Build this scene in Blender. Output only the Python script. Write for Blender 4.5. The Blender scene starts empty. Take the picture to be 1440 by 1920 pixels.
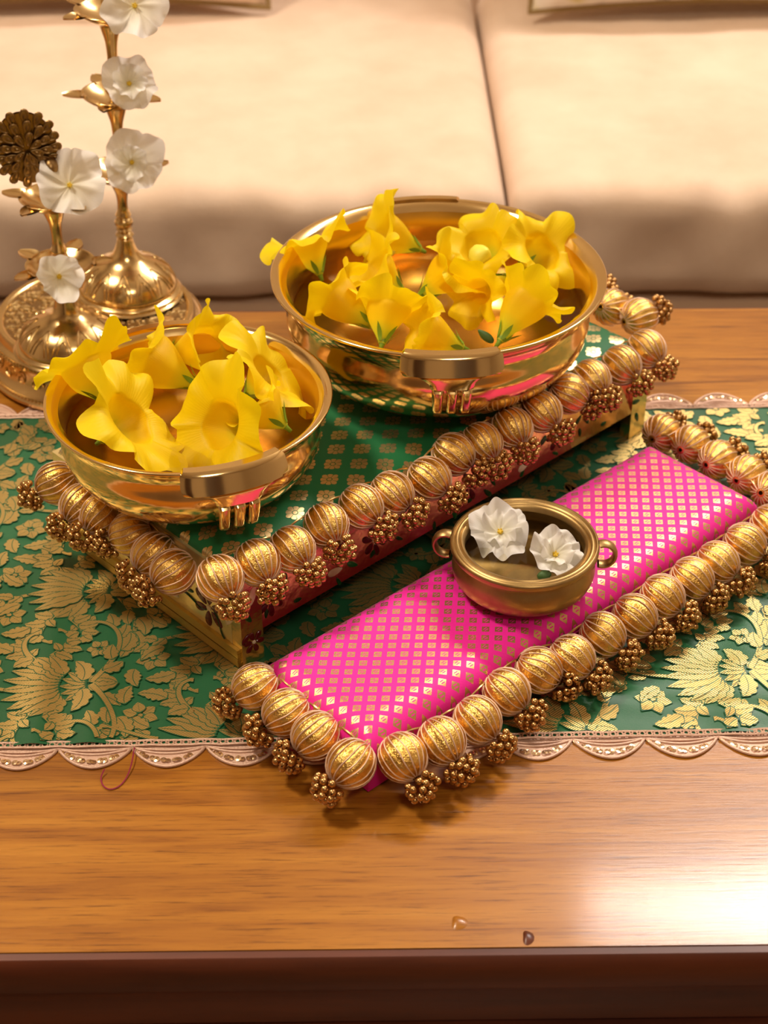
import bpy, math, random
import numpy as np
from mathutils import Vector, Matrix, Euler
random.seed(7)
PI = math.pi
R = math.radians
scene = bpy.context.scene
C = scene.collection

# ------------------------------------------------------------------ camera
F_PX, PITCH, YAW, CAM_H = 3100.0, R(36.0), R(0.8), 0.66
cam_d = bpy.data.cameras.new('camera')
cam_d.sensor_fit = 'VERTICAL'
cam_d.sensor_height = 36.0
cam_d.lens = F_PX / 1920 * 36.0
cam_d.clip_start = 0.02
cam_d.dof.use_dof = True
cam_d.dof.focus_distance = 0.96
cam_d.dof.aperture_fstop = 10.0
cam = bpy.data.objects.new('camera', cam_d)
cam.location = (0, 0, CAM_H)
cam.rotation_euler = (PI / 2 - PITCH, 0, -YAW)
C.objects.link(cam)
scene.camera = cam

# ------------------------------------------------------------------ world, lights, exposure
w = bpy.data.worlds.new('world')
scene.world = w
w.use_nodes = True
w.node_tree.nodes['Background'].inputs[0].default_value = (1.0, 0.86, 0.68, 1)
w.node_tree.nodes['Background'].inputs[1].default_value = 0.25

def area(name, loc, target, size, size_y, power, color, shape='RECTANGLE'):
    d = bpy.data.lights.new(name, 'AREA')
    d.shape = shape
    d.size = size
    d.size_y = size_y
    d.energy = power
    d.color = color
    o = bpy.data.objects.new(name, d)
    o.location = loc
    o.rotation_euler = (Vector(target) - Vector(loc)).to_track_quat('-Z', 'Y').to_euler()
    C.objects.link(o)
    return o

area('wall_batten_light', (1.16, 2.27, 2.04), (1.0, 0.9, 0.3), 1.40, 0.13, 30, (1.0, 0.92, 0.85))
area('ceiling_lamp_warm', (-1.05, 1.05, 2.18), (-0.3, 1.1, 0), 0.40, 0.40, 20, (1.0, 0.86, 0.68), 'DISK')
area('front_fill_light', (0.4, -0.7, 2.18), (0.2, 0.5, 0), 0.5, 0.5, 8, (1.0, 0.87, 0.70), 'DISK')  # unseen fill added to brighten the faces turned toward the camera

vs = scene.view_settings
vs.view_transform = 'Standard'
vs.look = 'None'
vs.gamma = 1.0
vs.use_curve_mapping = False
vs.exposure = 0.95

# ------------------------------------------------------------------ pixel helpers
_cy, _sy = math.cos(YAW), math.sin(YAW)
_fw = Vector((_sy * math.cos(PITCH), _cy * math.cos(PITCH), -math.sin(PITCH)))
_rt = Vector((_cy, -_sy, 0))
_up = _rt.cross(_fw)

def px(x, y, z=0.0):
    """point where the ray through photo pixel (x, y) meets the horizontal plane at height z"""
    d = _fw + _rt * ((x - 720) / F_PX) - _up * ((y - 960) / F_PX)
    return Vector((0, 0, CAM_H)) + d * ((z - CAM_H) / d.z)

# ------------------------------------------------------------------ mesh helpers
class MB:
    def __init__(s):
        s.v, s.f, s.uv = [], [], None
    def add(s, vs_, fs_):
        n = len(s.v)
        s.v.extend([tuple(p) for p in vs_])
        s.f.extend([tuple(i + n for i in f) for f in fs_])
        return s
    def box(s, x0, x1, y0, y1, z0, z1):
        return s.add([(x0, y0, z0), (x1, y0, z0), (x1, y1, z0), (x0, y1, z0), (x0, y0, z1), (x1, y0, z1), (x1, y1, z1), (x0, y1, z1)],
                     [(3, 2, 1, 0), (4, 5, 6, 7), (0, 1, 5, 4), (1, 2, 6, 5), (2, 3, 7, 6), (3, 0, 4, 7)])
    def grid(s, fn, nu, nv, closed_u=False, closed_v=False):
        vs_ = []
        cu = nu if closed_u else nu + 1
        cv = nv if closed_v else nv + 1
        for i in range(cu):
            for j in range(cv):
                vs_.append(fn(i / nu, j / nv))
        fs_ = []
        for i in range(nu):
            for j in range(nv):
                a = i * cv + j
                b = ((i + 1) % cu) * cv + j
                b2 = ((i + 1) % cu) * cv + (j + 1) % cv
                a2 = i * cv + (j + 1) % cv
                fs_.append((a, b, b2, a2))
        return s.add(vs_, fs_)
    def lathe(s, prof, n=48, cap=False, z0=0.0):
        k = len(prof)
        def fn(u, v):
            i = min(k - 1, int(round(v * (k - 1))))
            r, z = prof[i]
            return (r * math.cos(2 * PI * u), r * math.sin(2 * PI * u), z + z0)
        return s.grid(fn, n, k - 1, closed_u=True)
    def tube(s, pts, r, n=6, closed=False, cap=True):
        pts = [Vector(p) for p in pts]
        m = len(pts)
        rr = r if callable(r) else (lambda t: r)
        ref = None
        base = len(s.v)
        for i, p in enumerate(pts):
            if closed:
                t = pts[(i + 1) % m] - pts[i - 1]
            else:
                t = pts[min(i + 1, m - 1)] - pts[max(i - 1, 0)]
            t.normalize()
            if ref is None:
                ref = Vector((0, 0, 1)) if abs(t.z) < 0.9 else Vector((1, 0, 0))
            a = (ref - t * ref.dot(t)).normalized()
            ref = a
            b = t.cross(a)
            q = rr(i / max(1, m - 1))
            for j in range(n):
                an = 2 * PI * j / n
                s.v.append(tuple(p + a * (q * math.cos(an)) + b * (q * math.sin(an))))
        for i in range(m if closed else m - 1):
            i2 = (i + 1) % m
            for j in range(n):
                j2 = (j + 1) % n
                s.f.append((base + i * n + j, base + i * n + j2, base + i2 * n + j2, base + i2 * n + j))
        if cap and not closed:
            s.f.append(tuple(base + j for j in range(n))[::-1])
            s.f.append(tuple(base + (m - 1) * n + j for j in range(n)))
        return s
    def sphere(s, c, r, n=8, k=6):
        c = Vector(c)
        if not isinstance(r, (tuple, list)):
            r = (r, r, r)
        def fn(u, v):
            th = PI * (0.001 + 0.998 * v)
            return (c.x + r[0] * math.sin(th) * math.cos(2 * PI * u), c.y + r[1] * math.sin(th) * math.sin(2 * PI * u), c.z - r[2] * math.cos(th))
        return s.grid(fn, n, k, closed_u=True)
    def xf(s, M, start=0):
        s.v[start:] = [tuple(M @ Vector(p)) for p in s.v[start:]]
        return s
    def mesh(s, name, m, smooth=True, angle=None):
        me = bpy.data.meshes.new(name)
        me.from_pydata(s.v, [], s.f)
        if m:
            me.materials.append(m)
        if smooth:
            me.polygons.foreach_set('use_smooth', [True] * len(me.polygons))
        if s.uv is not None:
            uvl = me.uv_layers.new(name='UVMap')
            li = np.empty(len(me.loops), dtype=np.int32)
            me.loops.foreach_get('vertex_index', li)
            uvl.data.foreach_set('uv', np.asarray(s.uv, dtype=np.float32)[li].ravel())
        if smooth and angle is not None:
            me.set_sharp_from_angle(angle=R(angle))
        me.update()
        return me
    def build(s, name, m, parent=None, smooth=True, angle=40, loc=None):
        return link(name, s.mesh(name, m, smooth, angle), parent, loc)

def link(name, me, parent=None, loc=None, rot=None):
    o = bpy.data.objects.new(name, me)
    C.objects.link(o)
    if parent is not None:
        o.parent = parent
    if loc is not None:
        o.location = loc
    if rot is not None:
        o.rotation_euler = rot
    return o

def tag(o, label=None, cat=None, group=None, kind=None):
    if label: o['label'] = label
    if cat: o['category'] = cat
    if group: o['group'] = group
    if kind: o['kind'] = kind
    return o

def empty(name, loc=(0, 0, 0), rz=0.0):
    o = bpy.data.objects.new(name, None)
    o.empty_display_size = 0.02
    o.location = loc
    o.rotation_euler = (0, 0, rz)
    C.objects.link(o)
    return o

def rbox(sx, sy, sz, r, n=(24, 24, 8), disp=None):
    """rounded box centred on the origin, evenly gridded, optionally displaced"""
    mb = MB()
    def face(fn, a, b):
        st = len(mb.v)
        mb.grid(fn, a, b)
    h = (sx / 2, sy / 2, sz / 2)
    def rnd(p):
        q = [max(-h[i] + r, min(h[i] - r, p[i])) for i in range(3)]
        d = Vector([p[i] - q[i] for i in range(3)])
        if d.length > 1e-9:
            d = d.normalized() * r
        v = Vector(q) + d
        if disp:
            v = Vector(disp(v.x, v.y, v.z))
        return tuple(v)
    def e(t):   # denser toward the ends
        t = 2 * t - 1
        return math.copysign(abs(t) ** 0.75, t)
    face(lambda u, v: rnd((h[0] * e(u), h[1] * e(v), h[2])), n[0], n[1])
    face(lambda u, v: rnd((h[0] * e(v), h[1] * e(u), -h[2])), n[1], n[0])
    face(lambda u, v: rnd((h[0] * e(u), -h[1], h[2] * e(v))), n[0], n[2])
    face(lambda u, v: rnd((h[0] * e(v), h[1], h[2] * e(u))), n[2], n[0])
    face(lambda u, v: rnd((h[0], h[1] * e(u), h[2] * e(v))), n[1], n[2])
    face(lambda u, v: rnd((-h[0], h[1] * e(v), h[2] * e(u))), n[2], n[1])
    # weld
    seen, remap, nv = {}, [], []
    for p in mb.v:
        k = (round(p[0], 6), round(p[1], 6), round(p[2], 6))
        if k not in seen:
            seen[k] = len(nv)
            nv.append(p)
        remap.append(seen[k])
    mb.v = nv
    nf = []
    for f in mb.f:
        g = []
        for i in f:
            if remap[i] not in g:
                g.append(remap[i])
        if len(g) > 2:
            nf.append(tuple(g))
    mb.f = nf
    return mb

# ------------------------------------------------------------------ materials
def srgb(r, g, b):
    def f(c):
        c /= 255.0
        return c / 12.92 if c <= 0.04045 else ((c + 0.055) / 1.055) ** 2.4
    return (f(r), f(g), f(b), 1.0)

def mat(name, col, rough=0.5, metal=0.0, spec=0.5, sheen=0.0, coat=0.0, coat_rough=0.05):
    m = bpy.data.materials.new(name)
    m.use_nodes = True
    b = m.node_tree.nodes['Principled BSDF']
    b.inputs['Base Color'].default_value = col
    b.inputs['Roughness'].default_value = rough
    b.inputs['Metallic'].default_value = metal
    b.inputs['Specular IOR Level'].default_value = spec
    b.inputs['Sheen Weight'].default_value = sheen
    b.inputs['Coat Weight'].default_value = coat
    b.inputs['Coat Roughness'].default_value = coat_rough
    return m

def nt(m):
    return m.node_tree, m.node_tree.nodes, m.node_tree.links, m.node_tree.nodes['Principled BSDF']

def noise_node(m, scale, detail=4, rough=0.55, stretch=(1, 1, 1), rot=(0, 0, 0), coord='Object', dist=0.0):
    t, N, L, b = nt(m)
    tc = N.new('ShaderNodeTexCoord')
    mp = N.new('ShaderNodeMapping')
    mp.inputs['Scale'].default_value = stretch
    mp.inputs['Rotation'].default_value = rot
    nz = N.new('ShaderNodeTexNoise')
    nz.inputs['Scale'].default_value = scale
    nz.inputs['Detail'].default_value = detail
    nz.inputs['Roughness'].default_value = rough
    nz.inputs['Distortion'].default_value = dist
    L.new(tc.outputs[coord], mp.inputs['Vector'])
    L.new(mp.outputs[0], nz.inputs['Vector'])
    return nz

def ramp(m, src, stops):
    t, N, L, b = nt(m)
    r = N.new('ShaderNodeValToRGB')
    e = r.color_ramp.elements
    e[0].position, e[0].color = stops[0]
    e[1].position, e[1].color = stops[-1]
    for p, c in stops[1:-1]:
        q = e.new(p)
        q.color = c
    L.new(src, r.inputs['Fac'])
    return r

def bump(m, src, strength=0.3, dist=0.001, to=None):
    t, N, L, b = nt(m)
    bp = N.new('ShaderNodeBump')
    bp.inputs['Strength'].default_value = strength
    bp.inputs['Distance'].default_value = dist
    L.new(src, bp.inputs['Height'])
    L.new(bp.outputs[0], (to or b).inputs['Normal'])
    return bp

def math_n(m, op, a, b=None, c=None):
    t, N, L, _ = nt(m)
    n = N.new('ShaderNodeMath')
    n.operation = op
    for i, x in enumerate((a, b, c)):
        if x is None: continue
        if isinstance(x, (int, float)):
            n.inputs[i].default_value = x
        else:
            L.new(x, n.inputs[i])
    return n.outputs[0]

def mixc(m, fac, a, b):
    t, N, L, _ = nt(m)
    n = N.new('ShaderNodeMix')
    n.data_type = 'RGBA'
    for sock, x in ((n.inputs[0], fac), (n.inputs[6], a), (n.inputs[7], b)):
        if isinstance(x, (int, float, tuple)):
            sock.default_value = x
        else:
            L.new(x, sock)
    return n.outputs[2]

# wood of the table top
M_wood = mat('varnished_wood', srgb(176, 118, 56), 0.30, coat=0.35, coat_rough=0.10)
t_, N_, L_, b_ = nt(M_wood)
g1 = noise_node(M_wood, 5.0, 6, 0.62, (1.0, 16.0, 1.0), dist=0.5)
g2 = noise_node(M_wood, 26.0, 5, 0.7, (1.0, 22.0, 1.0))
g3 = noise_node(M_wood, 3.0, 2, 0.5, (1.0, 2.0, 1.0))
r1 = ramp(M_wood, g1.outputs[0], [(0.25, srgb(132, 76, 22)), (0.45, srgb(168, 108, 32)), (0.62, srgb(184, 124, 40)), (0.80, srgb(198, 142, 56))])
r2 = ramp(M_wood, g2.outputs[0], [(0.30, (0.24, 0.15, 0.10, 1)), (0.47, (0.90, 0.87, 0.84, 1)), (1.0, (1, 1, 1, 1))])
mx = N_.new('ShaderNodeMix'); mx.data_type = 'RGBA'; mx.blend_type = 'MULTIPLY'; mx.inputs[0].default_value = 0.8
L_.new(r1.outputs[0], mx.inputs[6]); L_.new(r2.outputs[0], mx.inputs[7])
r3 = ramp(M_wood, g3.outputs[0], [(0.3, (0.86, 0.80, 0.74, 1)), (0.7, (1, 1, 1, 1))])
mx2 = N_.new('ShaderNodeMix'); mx2.data_type = 'RGBA'; mx2.blend_type = 'MULTIPLY'; mx2.inputs[0].default_value = 1.0
L_.new(mx.outputs[2], mx2.inputs[6]); L_.new(r3.outputs[0], mx2.inputs[7])
g4 = noise_node(M_wood, 2.6, 4, 0.6, (1.0, 34.0, 1.0), dist=0.25)
r4 = ramp(M_wood, g4.outputs[0], [(0.33, (0.42, 0.30, 0.22, 1)), (0.40, (1, 1, 1, 1)), (1.0, (1, 1, 1, 1))])
mx3 = N_.new('ShaderNodeMix'); mx3.data_type = 'RGBA'; mx3.blend_type = 'MULTIPLY'; mx3.inputs[0].default_value = 0.8
L_.new(mx2.outputs[2], mx3.inputs[6]); L_.new(r4.outputs[0], mx3.inputs[7])
L_.new(mx3.outputs[2], b_.inputs['Base Color'])
bpw = bump(M_wood, g2.outputs[0], 0.20, 0.0008)
bpc = N_.new('ShaderNodeBump'); bpc.inputs['Strength'].default_value = 0.05; bpc.inputs['Distance'].default_value = 0.0004
L_.new(g2.outputs[0], bpc.inputs['Height']); L_.new(bpc.outputs[0], b_.inputs['Coat Normal'])

M_edge = mat('dark_edge_wood', srgb(88, 38, 18), 0.38, coat=0.15, coat_rough=0.25)
t_, N_, L_, b_ = nt(M_edge)
g1 = noise_node(M_edge, 6.0, 6, 0.6, (1.0, 10.0, 10.0))
r1 = ramp(M_edge, g1.outputs[0], [(0.3, srgb(66, 25, 10)), (0.7, srgb(104, 48, 22))])
L_.new(r1.outputs[0], b_.inputs['Base Color'])

# metals
def brass(name, c1, c2, rough, nscale=60, bmp=0.0):
    m = mat(name, c1, rough, 1.0)
    n = noise_node(m, nscale, 4, 0.6)
    r = ramp(m, n.outputs[0], [(0.3, c1), (0.75, c2)])
    nt(m)[2].new(r.outputs[0], nt(m)[3].inputs['Base Color'])
    if bmp:
        bump(m, n.outputs[0], bmp, 0.0008)
    return m
M_brass = brass('polished_brass', (0.85, 0.60, 0.26, 1), (0.92, 0.68, 0.32, 1), 0.13, 14)
M_brass_in = brass('satin_brass_inside', (0.74, 0.43, 0.085, 1), (0.82, 0.50, 0.12, 1), 0.27, 40, 0.05)  # satin inside, with the amber reflections of the flowers mixed into its colour
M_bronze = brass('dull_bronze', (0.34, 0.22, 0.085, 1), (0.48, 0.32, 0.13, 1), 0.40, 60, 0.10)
M_bronze_in = brass('dark_bronze_inside', (0.16, 0.10, 0.04, 1), (0.34, 0.22, 0.07, 1), 0.42, 40, 0.10)  # darker bronze for the inside of the pot
M_lamp = brass('cast_brass', (0.66, 0.46, 0.20, 1), (0.78, 0.56, 0.26, 1), 0.20, 50, 0.04)
M_lamp_dark = brass('dark_brass', (0.24, 0.14, 0.055, 1), (0.40, 0.25, 0.10, 1), 0.38, 120, 0.15)
M_relief = brass('relief_brass', (0.44, 0.30, 0.12, 1), (0.72, 0.52, 0.25, 1), 0.34, 260, 0.9)
M_smallbead = brass('antique_gold_bead', (0.50, 0.28, 0.10, 1), (0.58, 0.34, 0.13, 1), 0.30, 90)
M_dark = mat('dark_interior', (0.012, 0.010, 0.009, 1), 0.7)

M_beadgold = mat('gold_tissue', (0.82, 0.48, 0.09, 1), 0.24, 1.0)
n = noise_node(M_beadgold, 900, 2, 0.7)
n2 = noise_node(M_beadgold, 160, 3, 0.6, (1, 1, 0.5))
r = ramp(M_beadgold, n2.outputs[0], [(0.3, (0.70, 0.38, 0.07, 1)), (0.65, (0.98, 0.66, 0.20, 1))])
nt(M_beadgold)[2].new(r.outputs[0], nt(M_beadgold)[3].inputs['Base Color'])
bump(M_beadgold, n.outputs[0], 0.8, 0.0006)
M_thread = mat('silver_pink_zari', srgb(228, 194, 168), 0.38, 0.35)
M_cord = mat('gold_cord', (0.62, 0.42, 0.16, 1), 0.35, 0.9)

M_foil = mat('gold_foil', (0.94, 0.78, 0.38, 1), 0.27, 0.65)
n = noise_node(M_foil, 55, 3, 0.6)
bump(M_foil, n.outputs[0], 0.5, 0.0016)
M_mirror = mat('mirror_foil', (0.95, 0.72, 0.34, 1), 0.22, 1.0)
n = noise_node(M_mirror, 70, 3, 0.6)
bump(M_mirror, n.outputs[0], 0.6, 0.0012)
M_ribbon = mat('gold_ribbon', (0.72, 0.52, 0.14, 1), 0.35, 1.0)
n = noise_node(M_ribbon, 40, 4, 0.7, (1, 40, 40))
bump(M_ribbon, n.outputs[0], 0.6, 0.001)
M_maroon = mat('maroon_enamel', srgb(96, 14, 22), 0.22)
M_leafp = mat('green_enamel', srgb(20, 78, 34), 0.22)
M_whitep = mat('cream_enamel', srgb(232, 214, 186), 0.3)

# fabrics
def lattice(m, ds, dt, base_col, gold_col, kind):
    """woven gold figures on a diagonal lattice, from a UV map in metres"""
    t, N, L, b = nt(m)
    uv = N.new('ShaderNodeUVMap')
    sp = N.new('ShaderNodeSeparateXYZ')
    L.new(uv.outputs[0], sp.inputs[0])
    s = math_n(m, 'MULTIPLY', sp.outputs[0], 1 / ds)
    tt = math_n(m, 'MULTIPLY', sp.outputs[1], 1 / dt)
    a = math_n(m, 'SUBTRACT', math_n(m, 'FRACT', math_n(m, 'ADD', s, tt)), 0.5)
    c = math_n(m, 'SUBTRACT', math_n(m, 'FRACT', math_n(m, 'ADD', math_n(m, 'SUBTRACT', s, tt), 50.0)), 0.5)
    aa = math_n(m, 'ABSOLUTE', a)
    ca = math_n(m, 'ABSOLUTE', c)
    if kind == 'square':
        big = math_n(m, 'LESS_THAN', math_n(m, 'MAXIMUM', aa, ca), 0.29)
        # leaf drawn inside each square
        d1 = math_n(m, 'ABSOLUTE', math_n(m, 'SUBTRACT', a, c))
        d2 = math_n(m, 'ABSOLUTE', math_n(m, 'ADD', math_n(m, 'ADD', a, c), -0.02))
        hole = math_n(m, 'MULTIPLY', math_n(m, 'LESS_THAN', math_n(m, 'ABSOLUTE', math_n(m, 'SUBTRACT', d1, 0.13)), 0.055), math_n(m, 'LESS_THAN', d2, 0.24))
        mask = math_n(m, 'MULTIPLY', big, math_n(m, 'SUBTRACT', 1.0, hole))
    else:
        # eight-pointed rosette filling a square
        r = math_n(m, 'SQRT', math_n(m, 'ADD', math_n(m, 'MULTIPLY', a, a), math_n(m, 'MULTIPLY', c, c)))
        th = math_n(m, 'ARCTAN2', a, c)
        lob = math_n(m, 'ABSOLUTE', math_n(m, 'COSINE', math_n(m, 'MULTIPLY', th, 4.0)))
        dg = math_n(m, 'ABSOLUTE', math_n(m, 'SINE', math_n(m, 'MULTIPLY', th, 2.0)))
        rad = math_n(m, 'ADD', math_n(m, 'ADD', math_n(m, 'MULTIPLY', lob, 0.085), 0.25), math_n(m, 'MULTIPLY', dg, 0.06))
        out = math_n(m, 'LESS_THAN', r, rad)
        ring = math_n(m, 'MULTIPLY', math_n(m, 'GREATER_THAN', r, 0.085), math_n(m, 'LESS_THAN', r, 0.12))
        spoke = math_n(m, 'MULTIPLY', math_n(m, 'LESS_THAN', math_n(m, 'ABSOLUTE', math_n(m, 'COSINE', math_n(m, 'MULTIPLY', th, 4.0))), 0.16), math_n(m, 'GREATER_THAN', r, 0.13))
        hole = math_n(m, 'MAXIMUM', ring, spoke)
        mask = math_n(m, 'MULTIPLY', out, math_n(m, 'SUBTRACT', 1.0, hole))
    L.new(mixc(m, mask, base_col, gold_col), b.inputs['Base Color'])
    L.new(math_n(m, 'MULTIPLY', mask, 0.92), b.inputs['Metallic'])
    L.new(math_n(m, 'SUBTRACT', 0.62, math_n(m, 'MULTIPLY', mask, 0.24)), b.inputs['Roughness'])
    nz = noise_node(m, 1500, 2, 0.6)
    bump(m, nz.outputs[0], 0.25, 0.0003)
    return m
M_pink = lattice(mat('pink_brocade', srgb(238, 20, 150), 0.6, sheen=0.15), 0.0112, 0.0104, srgb(236, 4, 158), (0.66, 0.42, 0.17, 1), 'square')
M_pinkside = mat('pink_side_cloth', srgb(214, 10, 130), 0.6)
n = noise_node(M_pinkside, 600, 2); bump(M_pinkside, n.outputs[0], 0.2, 0.0003)
M_green = lattice(mat('green_brocade', srgb(0, 104, 58), 0.6, sheen=0.15), 0.0250, 0.0212, srgb(0, 112, 58), (0.70, 0.56, 0.28, 1), 'rosette')

M_silk = mat('green_silk', srgb(6, 92, 50), 0.42, sheen=0.25)
n = noise_node(M_silk, 700, 2, 0.6, (1, 4, 1))
bump(M_silk, n.outputs[0], 0.25, 0.0003)
M_zari = mat('woven_gold', (0.60, 0.43, 0.17, 1), 0.38, 0.75)
t_, N_, L_, b_ = nt(M_zari)
tc = N_.new('ShaderNodeTexCoord')
wv = N_.new('ShaderNodeTexWave')
wv.inputs['Scale'].default_value = 260
wv.inputs['Distortion'].default_value = 0.6
mp = N_.new('ShaderNodeMapping')
mp.inputs['Rotation'].default_value = (0, 0, R(55))
L_.new(tc.outputs['Object'], mp.inputs[0]); L_.new(mp.outputs[0], wv.inputs[0])
r = ramp(M_zari, wv.outputs['Color'], [(0.15, (0.36, 0.27, 0.08, 1)), (0.6, (0.66, 0.47, 0.17, 1))])
L_.new(r.outputs[0], b_.inputs['Base Color'])
bump(M_zari, wv.outputs['Color'], 0.3, 0.0004)

M_lace = mat('rose_gold_lace', srgb(222, 186, 164), 0.42, 0.35)
n = noise_node(M_lace, 900, 3, 0.7)
bump(M_lace, n.outputs[0], 0.7, 0.0006)
M_sequin = mat('gold_sequin', (0.80, 0.58, 0.34, 1), 0.22, 0.9)
M_threadm = mat('magenta_thread', srgb(150, 24, 72), 0.6)

M_sofa = mat('cream_upholstery', srgb(236, 212, 182), 0.8, sheen=0.3)
n = noise_node(M_sofa, 9, 5, 0.6)
r = ramp(M_sofa, n.outputs[0], [(0.3, srgb(218, 188, 160)), (0.7, srgb(235, 209, 183))])
nt(M_sofa)[2].new(r.outputs[0], nt(M_sofa)[3].inputs['Base Color'])
n = noise_node(M_sofa, 420, 3, 0.6)
bump(M_sofa, n.outputs[0], 0.3, 0.001)
M_sofabase = mat('taupe_upholstery', srgb(226, 196, 166), 0.85, sheen=0.2)
M_pillow = mat('floral_print', srgb(226, 214, 196), 0.8)
n = noise_node(M_pillow, 9, 3, 0.5, dist=1.2)
r = ramp(M_pillow, n.outputs[0], [(0.36, srgb(150, 122, 66)), (0.42, srgb(206, 190, 120)), (0.46, srgb(232, 222, 206)), (0.60, srgb(226, 214, 204)), (0.64, srgb(170, 160, 150)), (0.70, srgb(226, 214, 196))])
nt(M_pillow)[2].new(r.outputs[0], nt(M_pillow)[3].inputs['Base Color'])
M_piping = mat('olive_piping', srgb(140, 112, 64), 0.7)

M_wall = mat('warm_plaster', srgb(196, 178, 156), 0.85)
n = noise_node(M_wall, 30, 4); bump(M_wall, n.outputs[0], 0.08, 0.002)
M_ceil = mat('white_plaster', srgb(232, 222, 204), 0.9)
n = noise_node(M_ceil, 30, 4); bump(M_ceil, n.outputs[0], 0.05, 0.002)
M_floor = mat('brown_floor', srgb(120, 92, 66), 0.35)
n = noise_node(M_floor, 6, 4); bump(M_floor, n.outputs[0], 0.03, 0.002)
M_reflpanel = mat('reflection_panel_brown', srgb(70, 40, 24), 0.4)

# petals: diffuse + translucent, coloured along their length
def petal_mat(name, stops, trans, rough=0.5):
    m = mat(name, stops[-1][1], rough, spec=0.3)
    t, N, L, b = nt(m)
    uv = N.new('ShaderNodeUVMap')
    sp = N.new('ShaderNodeSeparateXYZ')
    L.new(uv.outputs[0], sp.inputs[0])
    r = ramp(m, sp.outputs[1], stops)
    L.new(r.outputs[0], b.inputs['Base Color'])
    tr = N.new('ShaderNodeBsdfTranslucent')
    L.new(r.outputs[0], tr.inputs['Color'])
    ms = N.new('ShaderNodeMixShader')
    ms.inputs[0].default_value = trans
    L.new(b.outputs[0], ms.inputs[1]); L.new(tr.outputs[0], ms.inputs[2])
    L.new(ms.outputs[0], N['Material Output'].inputs['Surface'])
    wv = N.new('ShaderNodeTexWave'); wv.bands_direction = 'X'
    wv.inputs['Scale'].default_value = 26; wv.inputs['Distortion'].default_value = 1.5
    L.new(uv.outputs[0], wv.inputs[0])
    bump(m, wv.outputs['Color'], 0.10, 0.0006)
    return m
M_yellow = petal_mat('yellow_petal', [(0.0, srgb(206, 212, 56)), (0.18, srgb(226, 222, 44)), (0.32, srgb(250, 220, 24)), (0.50, srgb(250, 212, 10)), (0.62, srgb(252, 220, 10)), (1.0, srgb(254, 230, 16))], 0.40)
M_white = petal_mat('white_petal', [(0.0, srgb(226, 226, 150)), (0.15, srgb(244, 240, 220)), (1.0, srgb(252, 249, 246))], 0.38)
M_calyx = mat('green_calyx', srgb(122, 158, 40), 0.5)
n = noise_node(M_calyx, 200, 3); bump(M_calyx, n.outputs[0], 0.2, 0.0005)
M_pollen = mat('yellow_pollen', srgb(226, 190, 50), 0.7)
M_budgreen = mat('dark_green_sepal', srgb(70, 104, 50), 0.5)

# water: clear, reflecting by angle
M_water = bpy.data.materials.new('clear_water')
M_water.use_nodes = True
N_ = M_water.node_tree.nodes; L_ = M_water.node_tree.links
N_.remove(N_['Principled BSDF'])
fr = N_.new('ShaderNodeFresnel'); fr.inputs[0].default_value = 1.33
gl = N_.new('ShaderNodeBsdfGlossy'); gl.inputs['Roughness'].default_value = 0.02
tp = N_.new('ShaderNodeBsdfTransparent'); tp.inputs[0].default_value = (0.97, 0.94, 0.86, 1)
ms = N_.new('ShaderNodeMixShader')
L_.new(fr.outputs[0], ms.inputs[0]); L_.new(tp.outputs[0], ms.inputs[1]); L_.new(gl.outputs[0], ms.inputs[2])
L_.new(ms.outputs[0], N_['Material Output'].inputs['Surface'])
tc = N_.new('ShaderNodeTexCoord'); nz = N_.new('ShaderNodeTexNoise'); nz.inputs['Scale'].default_value = 38; nz.inputs['Detail'].default_value = 1
bp = N_.new('ShaderNodeBump'); bp.inputs['Strength'].default_value = 0.35; bp.inputs['Distance'].default_value = 0.004
L_.new(tc.outputs['Object'], nz.inputs[0]); L_.new(nz.outputs[0], bp.inputs['Height'])
L_.new(bp.outputs[0], gl.inputs['Normal']); L_.new(bp.outputs[0], fr.inputs['Normal'])
#SECTION2
# ------------------------------------------------------------------ the room
FZ, CZ = -0.42, 2.25
def struct(name, mb, m, parent=None, smooth=False):
    o = mb.build(name, m, parent, smooth)
    if parent is None: o['kind'] = 'structure'
    return o
X0, X1, Y0, Y1 = -2.3, 2.5, -2.4, 2.34
struct('floor', MB().box(X0 - .1, X1 + .1, Y0 - .1, Y1 + .1, FZ - .1, FZ), M_floor)
struct('ceiling', MB().box(X0 - .1, X1 + .1, Y0 - .1, Y1 + .1, CZ, CZ + .1), M_ceil)
struct('wall_back', MB().box(X0, X1, Y1, Y1 + .1, FZ, CZ), M_wall)
struct('wall_front', MB().box(X0, X1, Y0 - .1, Y0, FZ, CZ), M_wall)
struct('wall_left', MB().box(X0 - .1, X0, Y0, Y1, FZ, CZ), M_wall)
struct('wall_right', MB().box(X1, X1 + .1, Y0, Y1, FZ, CZ), M_wall)
d = MB().box(-1.5, -0.6, Y0, Y0 + .04, FZ, 1.65)  # unseen dark panels added on the front wall for the brass to reflect
struct('reflection_panel_1', d, M_reflpanel)
struct('reflection_panel_2', MB().box(0.5, 1.4, Y0, Y0 + .04, FZ, 1.65), M_reflpanel)

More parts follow.
